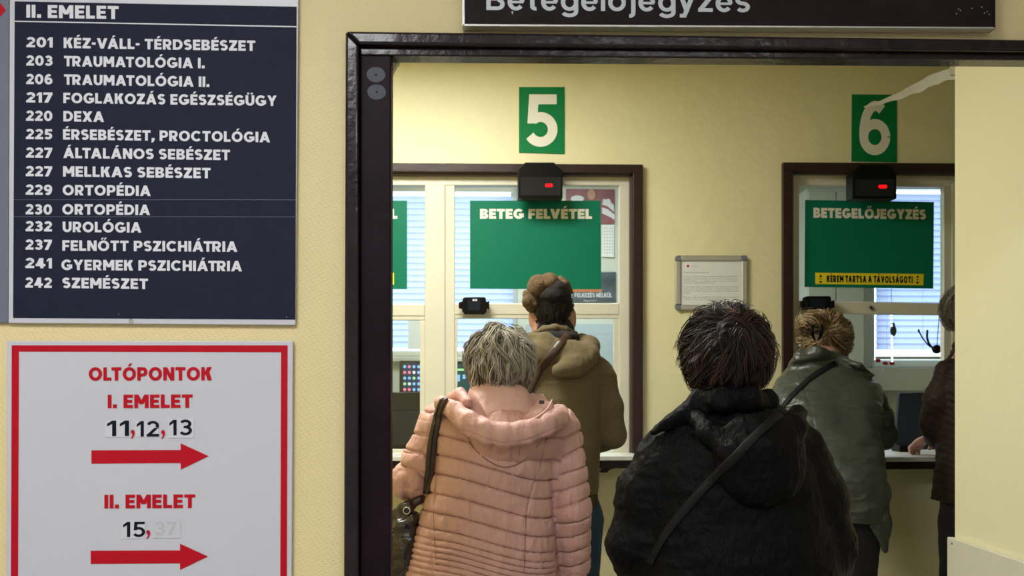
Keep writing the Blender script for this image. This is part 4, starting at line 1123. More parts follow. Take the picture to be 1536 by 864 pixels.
Print(YW-.0094).text('RENDELO', 1037, 1048, 400.5, 400.5, 2.6, .18).build('heading_print', M['sticker'], sf)

# folded film arm reaching from the right wall, over the number 6
Pa = spline([W(1296, 160.5, 4.40), W(1335, 148, 4.18), W(1372, 132, 3.95), W(1405, 116, 3.72), W(1436, 108, 3.5), W(1452, 102, 3.38)], 24)
V = []; n_ = len(Pa)
for i, p in enumerate(Pa):
    s_ = i/(n_-1); w_ = .004+.030*min(1, s_*2.2); w_ *= (1-.35*max(0, s_-.6)/.4)
    wob = .004*math.sin(i*1.7)
    V += [p+[0, 0, w_*.55+wob*.4], p+[0, -.012*s_, w_*.1], p+[.004, 0, -w_*.7+wob], p+[.004, .004, -w_*.6], p+[0, .006, w_*.4]]
F = [(i*5+k_, i*5+(k_+1) % 5, (i+1)*5+(k_+1) % 5, (i+1)*5+k_) for i in range(n_-1) for k_ in range(5)]+[(4, 3, 2, 1, 0), tuple((n_-1)*5+k_ for k_ in range(5))]
arm = mk('cable_sleeve', V, F, M['cable']); tag(arm, 'crumpled pale plastic strip slanting from the right wall across the number 6', 'strip')
MB().tube([W(1428, 104, 3.45), W(1452, 97, 3.28), W(1475, 92, 3.21)], .011, 10).build('clamp', M['cream'], arm, smooth=True)
MB().tube([W(1428, 110, 3.45), W(1452, 105, 3.28), W(1475, 101, 3.21)], .010, 10).build('clamp', M['cream'], arm, smooth=True)

# ================================================================== PEOPLE
def sy(px, py, Y): return W(px, py, Y)
def rows_px(rows, Y=None):
    out = []
    for r in rows:
        py, l, rr, yc, dep = r
        a, b_ = W(l, py, yc), W(rr, py, yc); out.append((a[2], (a[0]+b_[0])/2, yc, (b_[0]-a[0])/2, dep))
    return out
def person(label, px, Y, group=None): return empty('person', (WX(px, Y), Y, 0), label, 'person', group)
def bounds(*P, m=.12): P = np.array(P); return P.min(0)-m, P.max(0)+m
def d_chain(V, pts):
    """distance to a polyline, arc length along it, and the side offset in x"""
    best = np.full(len(V), 9.); s_ = np.zeros(len(V)); L0 = 0; side = np.zeros(len(V))
    for a, b_ in zip(pts[:-1], pts[1:]):
        a, b_ = np.array(a), np.array(b_); d = b_-a; L = np.linalg.norm(d); t = np.clip(((V-a)@d)/L**2, 0, 1); q = V-(a+t[:, None]*d); dd = np.linalg.norm(q, axis=1)
        m = dd < best; best[m] = dd[m]; s_[m] = (L0+t*L)[m]; side[m] = q[m, 0]; L0 += L
    return best, s_, side
def pillow(t): f = t-np.floor(t); return (4*f*(1-f)+1e-6)**.42
def groove(t, sp): f = t-np.floor(t); de = np.minimum(f, 1-f)*sp; return (4*f*(1-f))**.6*.0050-.0075*np.exp(-(de/.0025)**2)
def ss(a, b_, x): t = np.clip((x-a)/(b_-a), 0, 1); return t*t*(3-2*t)

# ---------------------------------------------------------------- 1. woman in the pink coat
YP1 = 3.05
def q1(px, py, dy=0.): return W(px, py, YP1+dy)
r1 = person('person with short grey hair in a quilted dusty pink hooded coat', 735, YP1)
J = dict(head=q1(751, 552, .02), neck=q1(751, 592, .0), chest=q1(745, 655, .01), pelvis=q1(722, 872, .0),
         shL=q1(668, 645), shR=q1(832, 645), elL=q1(618, 722, .02), elR=q1(860, 768, .0), wrL=q1(650, 742, .25), wrR=q1(868, 868, .05), cuL=1.2, cuR=.6)
legs(J, WX(722, YP1), YP1, .80, hw=.085)
bf = Field(*bounds(*[v for k, v in J.items() if isinstance(v, np.ndarray)], m=.22), .0075)
bf.n  # grid ready
_, PH = human(bf, J, build=.92)
finish('body', bf, M['skin'], r1, it=1); eyes(r1, PH)
trousers(r1, J, M['blackcloth']); shoes(r1, J, M['shoe'])
armR = [q1(835, 648, .0), q1(851, 700, -.01), q1(860, 768, -.01), q1(864, 858, .03)]
armL = [q1(662, 640, .0), q1(634, 690, .0), q1(616, 722, .01), q1(648, 736, .22)]
cf = Field(q1(545, 1040, -.33), q1(925, 570, .42), .0036)
cf.prof(rows_px([(1010, 590, 850, 3.06, .185), (960, 588, 850, 3.06, .19), (900, 590, 846, 3.055, .185), (864, 595, 838, 3.05, .175), (820, 608, 834, 3.05, .160), (780, 624, 832, 3.05, .148), (740, 640, 831, 3.05, .145),
                 (700, 646, 832, 3.05, .148), (660, 648, 840, 3.05, .145), (635, 655, 842, 3.05, .125), (615, 672, 826, 3.05, .10), (598, 695, 805, 3.05, .08)]), .03)
cf.chain(armR, [.062, .060, .056, .052], .016); cf.chain(armL, [.064, .066, .062, .054], .016)
cf.cap(q1(700, 618), armL[0], .07, .066, .05); cf.cap(q1(800, 618), armR[0], .07, .064, .05)
seams = [WZ(y, YP1-.12) for y in (600, 636, 672, 703, 731.5, 761, 789, 813, 827, 836.5, 845, 853.5, 862, 871, 880, 889, 898, 907, 916, 925, 940, 965, 990, 1015)][::-1]
def pink_disp(V, N):
    xc = WX(735, YP1); u = V[:, 0]-xc
    dR, sR, oR = d_chain(V, armR); dL, sL, oL = d_chain(V, armL)
    rows = np.interp(V[:, 2], [WZ(864, YP1), WZ(740, YP1), WZ(640, YP1)], [WX(836, YP1), WX(829, YP1), WX(850, YP1)])
    wR = ss(-.006, .006, V[:, 0]-rows)*(dR < .09); wL = ss(.062+.02, .062, dL)*(V[:, 0] < WX(648, YP1)+.004)
    zz = V[:, 2]+.050*np.tanh(u/.17)+.004*vnoise(V*[9, 9, 3], 1, 2)
    i = np.clip(np.searchsorted(seams, zz)-1, 0, len(seams)-2); s0 = np.array(seams)[i]; s1 = np.array(seams)[i+1]
    sp = s1-s0; t = np.clip((zz-s0)/sp, 0, 1); de = np.minimum(t, 1-t)*sp; pt = (4*t*(1-t))**.6*np.clip(.0052*sp/.05, .0022, .006)-np.clip(.0085*sp/.05, .0035, .0085)*np.exp(-(de/.0023)**2)
    near = 1-(4*t*(1-t))
    # lengthwise stitching
    xl = np.interp(V[:, 2], [WZ(864, YP1), WZ(800, YP1), WZ(690, YP1)], [WX(655, YP1), WX(649, YP1), WX(655, YP1)])
    xr = np.interp(V[:, 2], [WZ(864, YP1), WZ(760, YP1), WZ(700, YP1), WZ(648, YP1)], [WX(787, YP1), WX(789, YP1), WX(803, YP1), WX(820, YP1)])
    g = np.exp(-((V[:, 0]-xl)/.0035)**2)+np.exp(-((V[:, 0]-xr)/.0035)**2)
    pt = pt-.0030*g
    pr_ = groove(sR/.047+.35+oR*4., .047)-.0025*np.exp(-((oR+.004)/.004)**2)
    pl_ = groove(sL/.050+.2-np.abs(oL+.01)*8., .05)-.003*np.exp(-((oL+.012)/.004)**2)
    d = pt*(1-wR)*(1-wL)+pr_*wR+pl_*wL*(1-wR)
    wr = .0042*vnoise(V*[60, 60, 16], 1, 4)*near+.0030*ridge(V*[1.2, 1, .8], 22, 6)+.007*fbm(V, 8, 9, 2)-.002
    return d+wr-.006
finish('coat', cf, M['pink'], r1, pink_disp, it=4)
# hood lying on the back
hf = Field(q1(620, 735, -.30), q1(885, 560, .16), .0042)
rim = [(654, 601, .03), (662, 606, -.05), (682, 617, -.11), (704, 636, -.155), (730, 648, -.175), (758, 653, -.182), (790, 648, -.178), (818, 637, -.155), (838, 627, -.10), (843, 622, -.02), (836, 616, .05)]
rim = [q1(p[0], p[1], p[2]-.022*(p[2] < -.04)) for p in rim]
hf.chain(rim, [.008, .020, .026, .030, .031, .031, .030, .029, .027, .024, .020], .008, (1, .72, 1.12))
hf.ell(q1(759, 655, -.088), (.118, .088, .093), .002)
hf.cap(q1(700, 640, -.08), q1(700, 640, -.09), .02, .02, .02)
hf.cap(q1(822, 610, -.08), q1(806, 626, -.14), .016, .020, .006); hf.cap(q1(812, 604, -.08), q1(794, 626, -.145), .012, .014, .004)
hf.chain([q1(680, 597, -.02), q1(690, 592, -.06), q1(700, 604, -.10)], [.018, .020, .018], .01)
rl_ = sorted((p[0], p[2]) for p in rim[3:9]); rl = ([p[0] for p in rl_], [p[1] for p in rl_])
def hood_disp(V, N):
    x = V[:, 0]-WX(757, YP1)
    g = -.0035*np.exp(-((x-.02+.10*(V[:, 2]-WZ(680, YP1)))/.004)**2)*(V[:, 2] < WZ(662, YP1))
    dr, _s, _o = d_chain(V, rim); st = np.exp(-((V[:, 2]-np.interp(V[:, 0], *rl)+.022)/.0022)**2)*(dr < .06)
    g = g-.0030*st+.0022*vnoise(V*[75, 40, 18], 1, 21)+.0035*fbm(V*[14, 14, 20], 1, 5)+.0015*ridge(V, 30, 8)
    return g
finish('hood', hf, M['pink'], r1, hood_disp, it=2)
lf = Field(q1(650, 680, -.25), q1(850, 555, .16), .0042)
lf.ell(q1(752, 628, -.045), (.112, .100, .112), .01); lf.ell(q1(745, 592, -.02), (.086, .075, .055), .03)
def lin_disp(V, N):
    a = np.arctan2(V[:, 0]-WX(748, YP1), V[:, 2]-WZ(655, YP1))
    f = .0085*(1-2*np.abs(np.sin(a*3.2+1.0+1.5*vnoise(V, 8, 3))))*ss(WZ(580, YP1), WZ(612, YP1), V[:, 2])
    return f+.003*fbm(V, 22, 14)+.0035*ridge(V*[1, 1, .6], 16, 17)-.003
finish('hood_lining', lf, M['pink_light'], r1, lin_disp, it=2)
tb = MB().box(*W(809, 606, YP1-.165), *W(816, 600.5, YP1-.150)); tb.build('drawcord_tab', M['strap_brown'], r1, bevel=.001)
MB().tube(spline([q1(828, 600, -.12), q1(822, 612, -.165), q1(808, 624, -.19), q1(790, 634, -.195), q1(772, 638, -.19)], 20), .0028, 6).build('drawcord', M['pink_light'], r1, smooth=True)
hm = lambda U: ~((U[:, 1] > .45) & (U[:, 2] < .35)) & (U[:, 2] > -.8)
hair(r1, q1(750, 541, .0), (.092, .104, .102), (.1, -.25, .95), 300, 18, .14, 11,
     [(.46, .44, .36), (.33, .31, .25), (.50, .48, .41), (.20, .18, .13), (.10, .085, .06), (.40, .37, .29)], hm, curl=1.0, wave=.013, down=.55, lift=(.0, .10, .05), width=.0009, vol=(.88, 1.05), freq=9, spread=.0060, shellcol=(.05, .045, .035))

tp = tree_of('coat'); tall = tree_of('coat', 'hood')
def seam_shade_thread(tree, pts, w, nm='seam_shade', parent=None, m=26):  # dark thread draped on the cloth, painting the shade of a crease
    V, F = strap_on(tree, pts, w, .0006, m, .0008); return mk(nm, V, F, M['pink_seam_shade'], parent or r1, True)
for s0 in seams[4:-2]:  # dark thread in each quilting groove adds its crease shade by colour
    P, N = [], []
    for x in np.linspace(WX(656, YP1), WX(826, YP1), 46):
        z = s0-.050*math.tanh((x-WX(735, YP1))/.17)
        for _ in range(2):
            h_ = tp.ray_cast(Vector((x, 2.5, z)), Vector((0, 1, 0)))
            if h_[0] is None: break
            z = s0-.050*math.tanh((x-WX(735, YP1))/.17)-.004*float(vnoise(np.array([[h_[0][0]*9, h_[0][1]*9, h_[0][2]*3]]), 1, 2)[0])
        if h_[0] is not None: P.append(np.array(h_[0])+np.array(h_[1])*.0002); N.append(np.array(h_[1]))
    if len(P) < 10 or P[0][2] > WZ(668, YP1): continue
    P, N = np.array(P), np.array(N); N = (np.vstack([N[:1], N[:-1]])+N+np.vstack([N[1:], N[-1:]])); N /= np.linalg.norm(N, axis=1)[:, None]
    V, F = ribbon(P, N, .0021, .0005); mk('seam_shade', V, F, M['pink_seam_shade'], r1, True)
seam_shade_thread(tall, [(702, 656), (708, 669), (720, 682), (741, 697), (762, 702), (784, 692), (803, 672), (818, 653)], .004)  # dark line painting the crease shade under the hood pouch
seam_shade_thread(tall, [(781, 662), (779, 676), (776, 694)], .002, m=10)
seam_shade_thread(tp, [(790, 760), (788, 790), (787, 820), (786, 858)], .0018); seam_shade_thread(tp, [(820, 650), (812, 690), (800, 725), (791, 758)], .0018); seam_shade_thread(tp, [(655, 690), (652, 740), (651, 790), (655, 855)], .0018)
# her bag
tr1 = tree_of('coat', 'hood')
hb = empty('handbag', tuple(q1(612, 900, -.02)), 'dark brown shiny leather handbag hanging by the pink coat on a shoulder strap', 'handbag')
bgf = Field(q1(560, 930, -.17), q1(668, 720, .17), .0045)
bgf.prof(rows_px([(905, 580, 628, 3.03, .055), (860, 576, 634, 3.03, .07), (820, 578, 632, 3.03, .068), (785, 584, 628, 3.03, .05), (768, 592, 624, 3.03, .03)]), .02)
bgf.chain([q1(590, 778, -.03), q1(606, 764, -.04), q1(628, 752, -.03), q1(640, 744, -.01)], [.016, .015, .013, .010], .01)
bgf.chain([q1(588, 800, -.04), q1(604, 790, -.06), q1(624, 775, -.05)], [.012, .014, .012], .006)
finish('bag_body', bgf, M['bag'], hb, lambda V, N: .007*ridge(V*[1, 1, 1.3], 20, 3)+.004*fbm(V, 40, 6), it=2)
V, F = strap_on(tr1, [(669, 600), (661, 615), (654, 640), (648, 672), (645, 705), (642, 742)], .030, .006, 30, .004)
mk('shoulder_strap', V, F, M['strap_brown'], hb, True)
V, F = strap_on(tr1, [(666, 602), (658, 617), (651, 642), (646, 674), (643, 706), (641, 742)], .010, .006, 30, .0085)
mk('strap_edge', V, F, M['bag'], hb, True)
def ring(c, r, t, ax='y', n=24):
    c = np.array(c); P = [c+np.array([r*math.cos(a), 0, r*math.sin(a)] if ax == 'y' else [0, r*math.cos(a), r*math.sin(a)]) for a in np.linspace(0, 2*math.pi, n)]
    return MB().tube(P, t, 6)
ring(q1(610, 766, -.06), .010, .0022).build('ring', M['chrome'], hb, smooth=True)
ring(q1(592, 800, -.065), .010, .0025).build('ring', M['chrome'], hb, smooth=True)
MB().tube(spline([q1(592, 802, -.07), q1(586, 815, -.075), q1(589, 830, -.072), q1(586, 845, -.07)], 14), .004, 8).build('charm_strap', M['bag'], hb, smooth=True)

# ---------------------------------------------------------------- 2. woman in the black coat
YP2 = 2.45
def q2(px, py, dy=0.): return W(px, py, YP2+dy)
r2 = person('person with short dark brown hair in a black crinkled hooded coat', 1098, YP2)
J = dict(head=q2(1092, 528, .01), neck=q2(1094, 596), chest=q2(1096, 670, .01), pelvis=q2(1100, 925), shL=q2(1000, 672), shR=q2(1190, 675),
         elL=q2(952, 800, .02), elR=q2(1242, 815, .02), wrL=q2(985, 900, .20), wrR=q2(1225, 915, .20), cuL=1.0, cuR=1.0)
legs(J, WX(1100, YP2), YP2, .80, hw=.09)
bf = Field(*bounds(*[v for k, v in J.items() if isinstance(v, np.ndarray)], m=.22), .0075)
_, PH = human(bf, J, build=.95); finish('body', bf, M['skin'], r2, it=1); eyes(r2, PH)
trousers(r2, J, M['blackcloth']); shoes(r2, J, M['shoe'])
aR = [q2(1188, 688, .0), q2(1222, 745, .0), q2(1240, 820, .0), q2(1236, 905, .16)]
aL = [q2(1008, 690, .0), q2(968, 740, .0), q2(952, 815, .0), q2(975, 895, .16)]
cf = Field(q2(870, 1130, -.33), q2(1330, 575, .38), .0055)
cf.prof(rows_px([(1100, 930, 1290, 2.46, .20), (980, 936, 1284, 2.46, .20), (900, 945, 1272, 2.45, .19), (840, 955, 1255, 2.45, .18), (780, 965, 1240, 2.45, .17), (730, 968, 1228, 2.45, .165), (690, 985, 1208, 2.45, .155),
                 (655, 1008, 1190, 2.45, .135), (630, 1030, 1168, 2.45, .11), (608, 1048, 1148, 2.45, .09)]), .03)
cf.chain(aR, [.074, .074, .068, .055], .03); cf.chain(aL, [.070, .071, .067, .055], .03)
cf.cap(q2(1045, 645), aL[0], .075, .074, .06); cf.cap(q2(1150, 650), aR[0], .075, .074, .06)
def blk(V, N):
    return .004*ridge(V*[1, 1, 1.4], 17, 31, 3)+.009*fbm(V, 7, 33, 2)+.0025*fbm(V, 40, 12, 2)-.004
finish('coat.001', cf, M['coatblack'], r2, blk, it=2)
hf = Field(q2(940, 790, -.34), q2(1240, 570, .18), .0048)
hf.ell(q2(1140, 690, -.155), (.108, .060, .112), .02)                                   # pouch
hf.chain([q2(1040, 618, -.06), q2(1062, 650, -.14), q2(1100, 680, -.19), q2(1150, 672, -.20), q2(1190, 640, -.14), q2(1196, 622, -.05)], [.020, .022, .024, .026, .026, .024], .02, (1, .8, 1))
hf.chain([q2(1046, 603, .03), q2(1050, 603, -.06), q2(1085, 598, -.105), q2(1125, 598, -.10), q2(1152, 604, -.05), q2(1156, 606, .03)], [.020, .022, .022, .022, .022, .020], .015, (1, .7, 1.3))
hf.chain([q2(1052, 603, -.06), q2(1024, 620, -.07), q2(1002, 634, -.06), q2(978, 650, -.045)], [.020, .015, .011, .006], .012, (1, .8, .9))  # stiff collar tip
hf.chain([q2(1030, 628, -.05), q2(1010, 642, -.04)], [.02, .012], .03)
finish('hood.001', hf, M['coatblack'], r2, lambda V, N: .0045*ridge(V, 20, 41, 3)+.006*fbm(V, 11, 3, 2)-.002, it=2)
tr2 = tree_of('coat.001', 'hood.001')
cb_ = empty('crossbody_bag', tuple(q2(960, 930, .24)), 'black crossbody bag worn over the black crinkled coat, strap across its back', 'bag')
V, F = strap_on(tr2, [(1168, 622), (1140, 648), (1100, 688), (1062, 726), (1030, 762), (1000, 800), (975, 845)], .022, .003, 60, .003)
mk('strap', V, F, M['strapblack'], cb_, True)
bb = Field(q2(930, 1000, .12), q2(1060, 860, .42), .007); bb.prof([(q2(0, 985)[2], WX(1000, YP2), YP2+.30, .09, .035), (q2(0, 890)[2], WX(1000, YP2), YP2+.30, .085, .03)], .02)
finish('bag_body', bb, M['strapblack'], cb_)
hm2 = lambda U: ~((U[:, 1] > .45) & (U[:, 2] < .3)) & (U[:, 2] > -.9)
hair(r2, q2(1091, 528, .0), (.101, .110, .112), (.18, -.62, .42), 460, 15, .09, 23,
     [(.014, .006, .005), (.010, .005, .004), (.028, .010, .007), (.045, .018, .012), (.007, .004, .004)], hm2, curl=1.2, wave=.004, down=.40, lift=(-.02, .06, .13), width=.0009, vol=(.90, 1.03), freq=15, spread=.008, shellcol=(.014, .007, .006))

# ---------------------------------------------------------------- 3. man in khaki fleece with fur hat
YP3 = 3.85
def q3(px, py, dy=0.): return W(px, py, YP3+dy)
r3 = person('person in a khaki fleece hooded jacket and fur hat at window 5', 826, YP3)
J = dict(head=q3(828, 475, .02), neck=q3(830, 512), chest=q3(827, 575), pelvis=q3(826, 745), shL=q3(765, 555), shR=q3(888, 555),
         elL=q3(738, 640, .02), elR=q3(918, 645, .02), wrL=q3(775, 662, .26), wrR=q3(893, 668, .26), cuL=.7, cuR=.7, hdL=np.array([.4, .8, -.1]), hdR=np.array([-.5, .8, -.1]), pnL=np.array([0, 0, -1.]), pnR=np.array([0, 0, -1.]))
legs(J, WX(826, YP3), YP3, .90, hw=.10)
bf = Field(*bounds(*[v for k, v in J.items() if isinstance(v, np.ndarray) and abs(v).max() > 1.01 or k in ('head', 'neck')], m=.24), .0075)
_, PH = human(bf, J, build=1.05); finish('body', bf, M['skin'], r3, it=1); eyes(r3, PH)
trousers(r3, J, M['jeans'], 1.08); shoes(r3, J, M['shoe'])
aR = [q3(893, 564), q3(912, 612, .0), q3(918, 652, .01), q3(893, 664, .24)]
aL = [q3(762, 566), q3(742, 612), q3(738, 652, .01), q3(770, 662, .24)]
cf = Field(q3(690, 775, -.30), q3(965, 480, .40), .0055)
cf.prof(rows_px([(752, 764, 893, 3.86, .155), (735, 760, 899, 3.86, .165), (700, 757, 900, 3.85, .165), (650, 752, 900, 3.85, .160), (600, 748, 903, 3.85, .158), (565, 750, 905, 3.85, .15),
                 (545, 757, 906, 3.85, .14), (528, 778, 882, 3.85, .11), (512, 795, 866, 3.85, .085)]), .03)
cf.chain(aR, [.064, .062, .060, .052], .014); cf.chain(aL, [.064, .062, .060, .052], .014)
cf.cap(q3(860, 545), aR[0], .075, .066, .05); cf.cap(q3(795, 545), aL[0], .075, .066, .05)
finish('jacket', cf, M['khaki'], r3, lambda V, N: .010*fbm(V*[1, 1, 1.1], 8, 3, 2)+.0045*ridge(V*[.6, 1, 1.6], 11, 5)*ss(WZ(560, YP3), WZ(640, YP3), -V[:, 2]+2*WZ(600, YP3))-.004, it=4)
hfm = Field(q3(740, 770, -.22), q3(910, 728, .22), .005); hfm.prof(rows_px([(757, 770, 896, 3.86, .16), (736, 770, 895, 3.86, .163)]), .01)
finish('hem_band', hfm, M['ribbed'], r3, lambda V, N: .002*np.sin(np.arctan2(V[:, 0]-WX(831, YP3), V[:, 1]-3.86)*95))
hf = Field(q3(760, 595, -.28), q3(920, 475, .15), .0045)
hf.chain([q3(873, 510, .0), q3(884, 520, -.06), q3(882, 534, -.11), q3(862, 548, -.15), q3(838, 557, -.17)], [.026, .034, .040, .040, .026], .02, (1, .8, 1))
hf.chain([q3(784, 512, .0), q3(796, 509, -.07), q3(818, 508, -.115), q3(838, 516, -.13)], [.020, .022, .022, .018], .012, (1, .8, 1))
hf.ell(q3(812, 532, -.115), (.075, .045, .055), .02); hf.ell(q3(852, 531, -.105), (.075, .055, .055), .02)
finish('hood.002', hf, M['khaki'], r3, lambda V, N: .006*fbm(V, 13, 3, 2)+.0025*ridge(V, 25, 5), it=3)
cl = Field(q3(780, 530, -.16), q3(885, 470, .16), .0045)
cl.chain([q3(800, 505, .05), q3(803, 501, -.03), q3(816, 494, -.075), q3(832, 491, -.088), q3(848, 494, -.075), q3(862, 502, -.03), q3(866, 507, .05)], [.013]*7, .01)
finish('collar', cl, M['khaki'], r3, it=2)
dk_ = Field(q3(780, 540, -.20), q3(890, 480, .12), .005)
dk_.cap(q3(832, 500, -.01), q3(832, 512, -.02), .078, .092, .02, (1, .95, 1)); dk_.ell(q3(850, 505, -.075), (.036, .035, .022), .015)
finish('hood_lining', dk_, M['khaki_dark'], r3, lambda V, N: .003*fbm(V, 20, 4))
tr3 = tree_of('jacket', 'hood.002', 'collar', 'hood_lining.001')
sb = empty('shoulder_bag', tuple(q3(725, 760, .05)), 'dark shoulder bag of the khaki jacket wearer, its strap crossing his back', 'bag')
V, F = strap_on(tr3, [(853, 502), (843, 513), (831, 528), (816, 545), (803, 566), (792, 590), (776, 625), (760, 665)], .030, .003, 40, .006)
mk('strap', V, F, M['strap_brown'], sb, True)
bb = Field(q3(690, 800, -.10), q3(765, 660, .30), .006); bb.prof([(q3(0, 775)[2], WX(728, YP3), YP3+.10, .035, .11), (q3(0, 690)[2], WX(728, YP3), YP3+.10, .03, .10)], .02)
finish('bag_body', bb, M['khaki_dark'], sb)
hair(r3, q3(828, 462, .005), (.0745, .098, .105), (.0, -.1, 1), 900, 5, .020, 31, [(.016, .012, .010), (.03, .024, .02), (.012, .01, .009)],
     lambda U: ~((U[:, 1] > .35) & (U[:, 2] < .5)) & (U[:, 2] > -.72) & ~((np.abs(U[:, 0]) > .80) & (U[:, 2] < -.05)), curl=.2, down=1, lift=(.0, .01, .0), width=.0008, vol=(.98, 1.01), steps=4, spread=.006,
     shell=.985, shellcol=(.018, .014, .012), shellcut=lambda f: (f.ell(q3(828, 490, .125), (.12, .10, .10), .01, op='d'), f.ell(q3(828, 516, -.05), (.12, .12, .045), .01, op='d')))
# fur hat with its flaps folded up
ht = empty('fur_hat', tuple(q3(826, 440, .01)), 'brown suede and fur hat with flaps tied up on the khaki jacket wearer', 'hat')
hc = Field(q3(775, 480, -.19), q3(875, 398, .20), .0042)
hc.ell(q3(807, 431, -.035), (.043, .062, .050), .006); hc.ell(q3(824, 426, -.030), (.040, .066, .044), .004); hc.ell(q3(817, 442, .02), (.055, .085, .04), .02)
finish('crown', hc, M['fur'], ht, lambda V, N: .0025*fbm(V, 22, 3), it=2)
hc = Field(q3(775, 480, -.20), q3(880, 400, .20), .0042)
hc.chain([q3(792, 443, -.02), q3(793, 452, -.025), q3(797, 461, -.02)], [.020, .022, .018], .006, (1, 2.2, 1)); hc.cap(q3(802, 443, -.03), q3(803, 458, -.03), .018, .018, .01, (1, 2, 1)); finish('ear_flap', hc, M['fur'], ht, lambda V, N: .004*fbm(V, 30, 6)+.003*ridge(V, 60, 5), it=1)
hc = Field(q3(775, 480, -.20), q3(885, 398, .20), .0042)
hc.chain([q3(840, 421, -.03), q3(846, 427, -.04), q3(857, 438, -.03)], [.018, .020, .008], .006, (1, 1.8, 1)); finish('ear_flap', hc, M['fur'], ht, lambda V, N: .004*fbm(V, 30, 8)+.003*ridge(V, 60, 7), it=1)
hc = Field(q3(775, 490, -.22), q3(885, 398, .22), .005)
hc.ell(q3(829, 446, -.010), (.072, .104, .046), .02); hc.ell(q3(835, 434, -.03), (.045, .075, .035), .02)
hc.ell(q3(832, 492, .10), (.20, .13, .08), .0, op='d')
finish('fur_lining', hc, M['fur_dark'], ht, lambda V, N: .004*fbm(V, 30, 8)+.002*ridge(V, 70, 2), it=1)

# ---------------------------------------------------------------- 4. woman in dark green bending to window 6
def q4(px, py, Y): return W(px, py, Y)
r4 = person('person bending forward in a dark green coat at window 6', 1262, 3.75)
fc4 = np.array([0, .86, -.50])
J = dict(head=q4(1238, 508, 4.12), face=fc4, neck=q4(1232, 548, 4.04), chest=q4(1236, 610, 3.93), pelvis=q4(1266, 770, 3.77), shL=q4(1182, 590, 3.98), shR=q4(1298, 590, 3.98),
         elL=q4(1178, 655, 4.08), elR=q4(1326, 652, 4.05), wrL=q4(1225, 668, 4.32), wrR=q4(1305, 668, 4.32), cuL=.5, cuR=.6, hdL=np.array([.3, .9, -.05]), hdR=np.array([-.3, .9, -.05]), pnL=np.array([0, 0, -1.]), pnR=np.array([0, 0, -1.]))
legs(J, WX(1256, 3.77), 3.77, .86, hw=.075)
pts = [J[k] for k in ('head', 'elL', 'elR', 'wrL', 'wrR', 'anL', 'anR', 'pelvis')]
bf = Field(*bounds(*pts, m=.24), .0075); _, PH = human(bf, J, build=.95); finish('body', bf, M['skin'], r4, it=1); eyes(r4, PH)
trousers(r4, J, M['blackcloth'], .86); shoes(r4, J, M['shoe'])
aR = [q4(1300, 590, 3.98), q4(1318, 625, 4.0), q4(1326, 654, 4.04), q4(1300, 664, 4.28)]
aL = [q4(1178, 590, 3.98), q4(1170, 625, 4.0), q4(1176, 655, 4.04), q4(1222, 664, 4.28)]
cf = Field(q4(1110, 810, 3.5), q4(1390, 505, 4.45), .0055)
cf.prof(rows_px([(782, 1200, 1322, 3.76, .155), (765, 1198, 1326, 3.76, .16), (720, 1190, 1325, 3.77, .16), (680, 1180, 1322, 3.80, .155), (645, 1168, 1320, 3.85, .15), (610, 1158, 1320, 3.91, .15), (585, 1156, 1316, 3.96, .14),
                 (565, 1166, 1304, 3.99, .12), (550, 1182, 1285, 4.01, .10), (536, 1200, 1268, 4.03, .08)]), .03)
cf.chain(aR, [.058, .056, .053, .046], .015); cf.chain(aL, [.058, .056, .053, .046], .015)
cf.chain([q4(1189, 548, 4.00), q4(1200, 536, 3.95), q4(1228, 528, 3.92), q4(1256, 538, 3.95), q4(1264, 548, 4.02)], [.020, .022, .024, .022, .02], .02, (1, .8, 1.1))
cf.chain([q4(1268, 540, 3.93), q4(1290, 548, 3.90), q4(1309, 562, 3.92)], [.014, .018, .014], .010)
cf.chain([q4(1314, 700, 3.82), q4(1321, 760, 3.75), q4(1325, 795, 3.74)], [.035, .030, .016], .02, (1, .6, 1))
def grn(V, N):
    belt = WZ(606, 3.76)-.06*((V[:, 0]-WX(1240, 3.8))/.25)**2
    d = -.006*np.exp(-((V[:, 2]-belt)/.006)**2)*(V[:, 1] < 3.95)
    d = d-.0015*np.exp(-((V[:, 0]-WX(1212, 3.8))/.005)**2)
    return d+.0075*ridge(V*[.45, 1, 1.7], 13, 3, 2)+.014*fbm(V*[1, 1, .8], 7, 5, 2)-.006
finish('coat', cf, M['leather'], r4, grn, it=2)
fl_ = Field(q4(1280, 850, 3.60), q4(1350, 660, 3.95), .005)
fl_.chain([q4(1314, 690, 3.74), q4(1320, 740, 3.68), q4(1321, 785, 3.66), q4(1328, 826, 3.66)], [.020, .034, .032, .009], .02, (1, .45, 1))
finish('coat_tail', fl_, M['leather'], r4, lambda V, N: .005*ridge(V*[2, 1, .6], 14, 3), it=2)
tr4 = tree_of('coat.002')
cb4 = empty('crossbody_bag', tuple(q4(1150, 700, 3.95)), 'dark crossbody bag slung over the dark green coat', 'bag')
V, F = strap_on(tr4, [(1254, 545), (1236, 554), (1214, 569), (1194, 588), (1178, 606), (1168, 622)], .024, .003, 40, .003)
mk('strap', V, F, M['strapblack'], cb4, True)
bb = Field(q4(1110, 780, 3.80), q4(1185, 620, 4.20), .006); bb.prof([(q4(0, 730, 3.95)[2], WX(1150, 3.98), 4.0, .035, .10), (q4(0, 660, 3.95)[2], WX(1152, 3.98), 4.0, .03, .09)], .02)
bb.cap(q4(1160, 640, 3.96), q4(1152, 665, 3.98), .008, .008, .01); finish('bag_body', bb, M['strapblack'], cb4)
clipd = np.array([-.25, -.95, .15]); clipd /= np.linalg.norm(clipd)
def flow4(U):
    t = clipd-(U@clipd)[:, None]*U; return t/(np.linalg.norm(t, axis=1)[:, None]+.1)
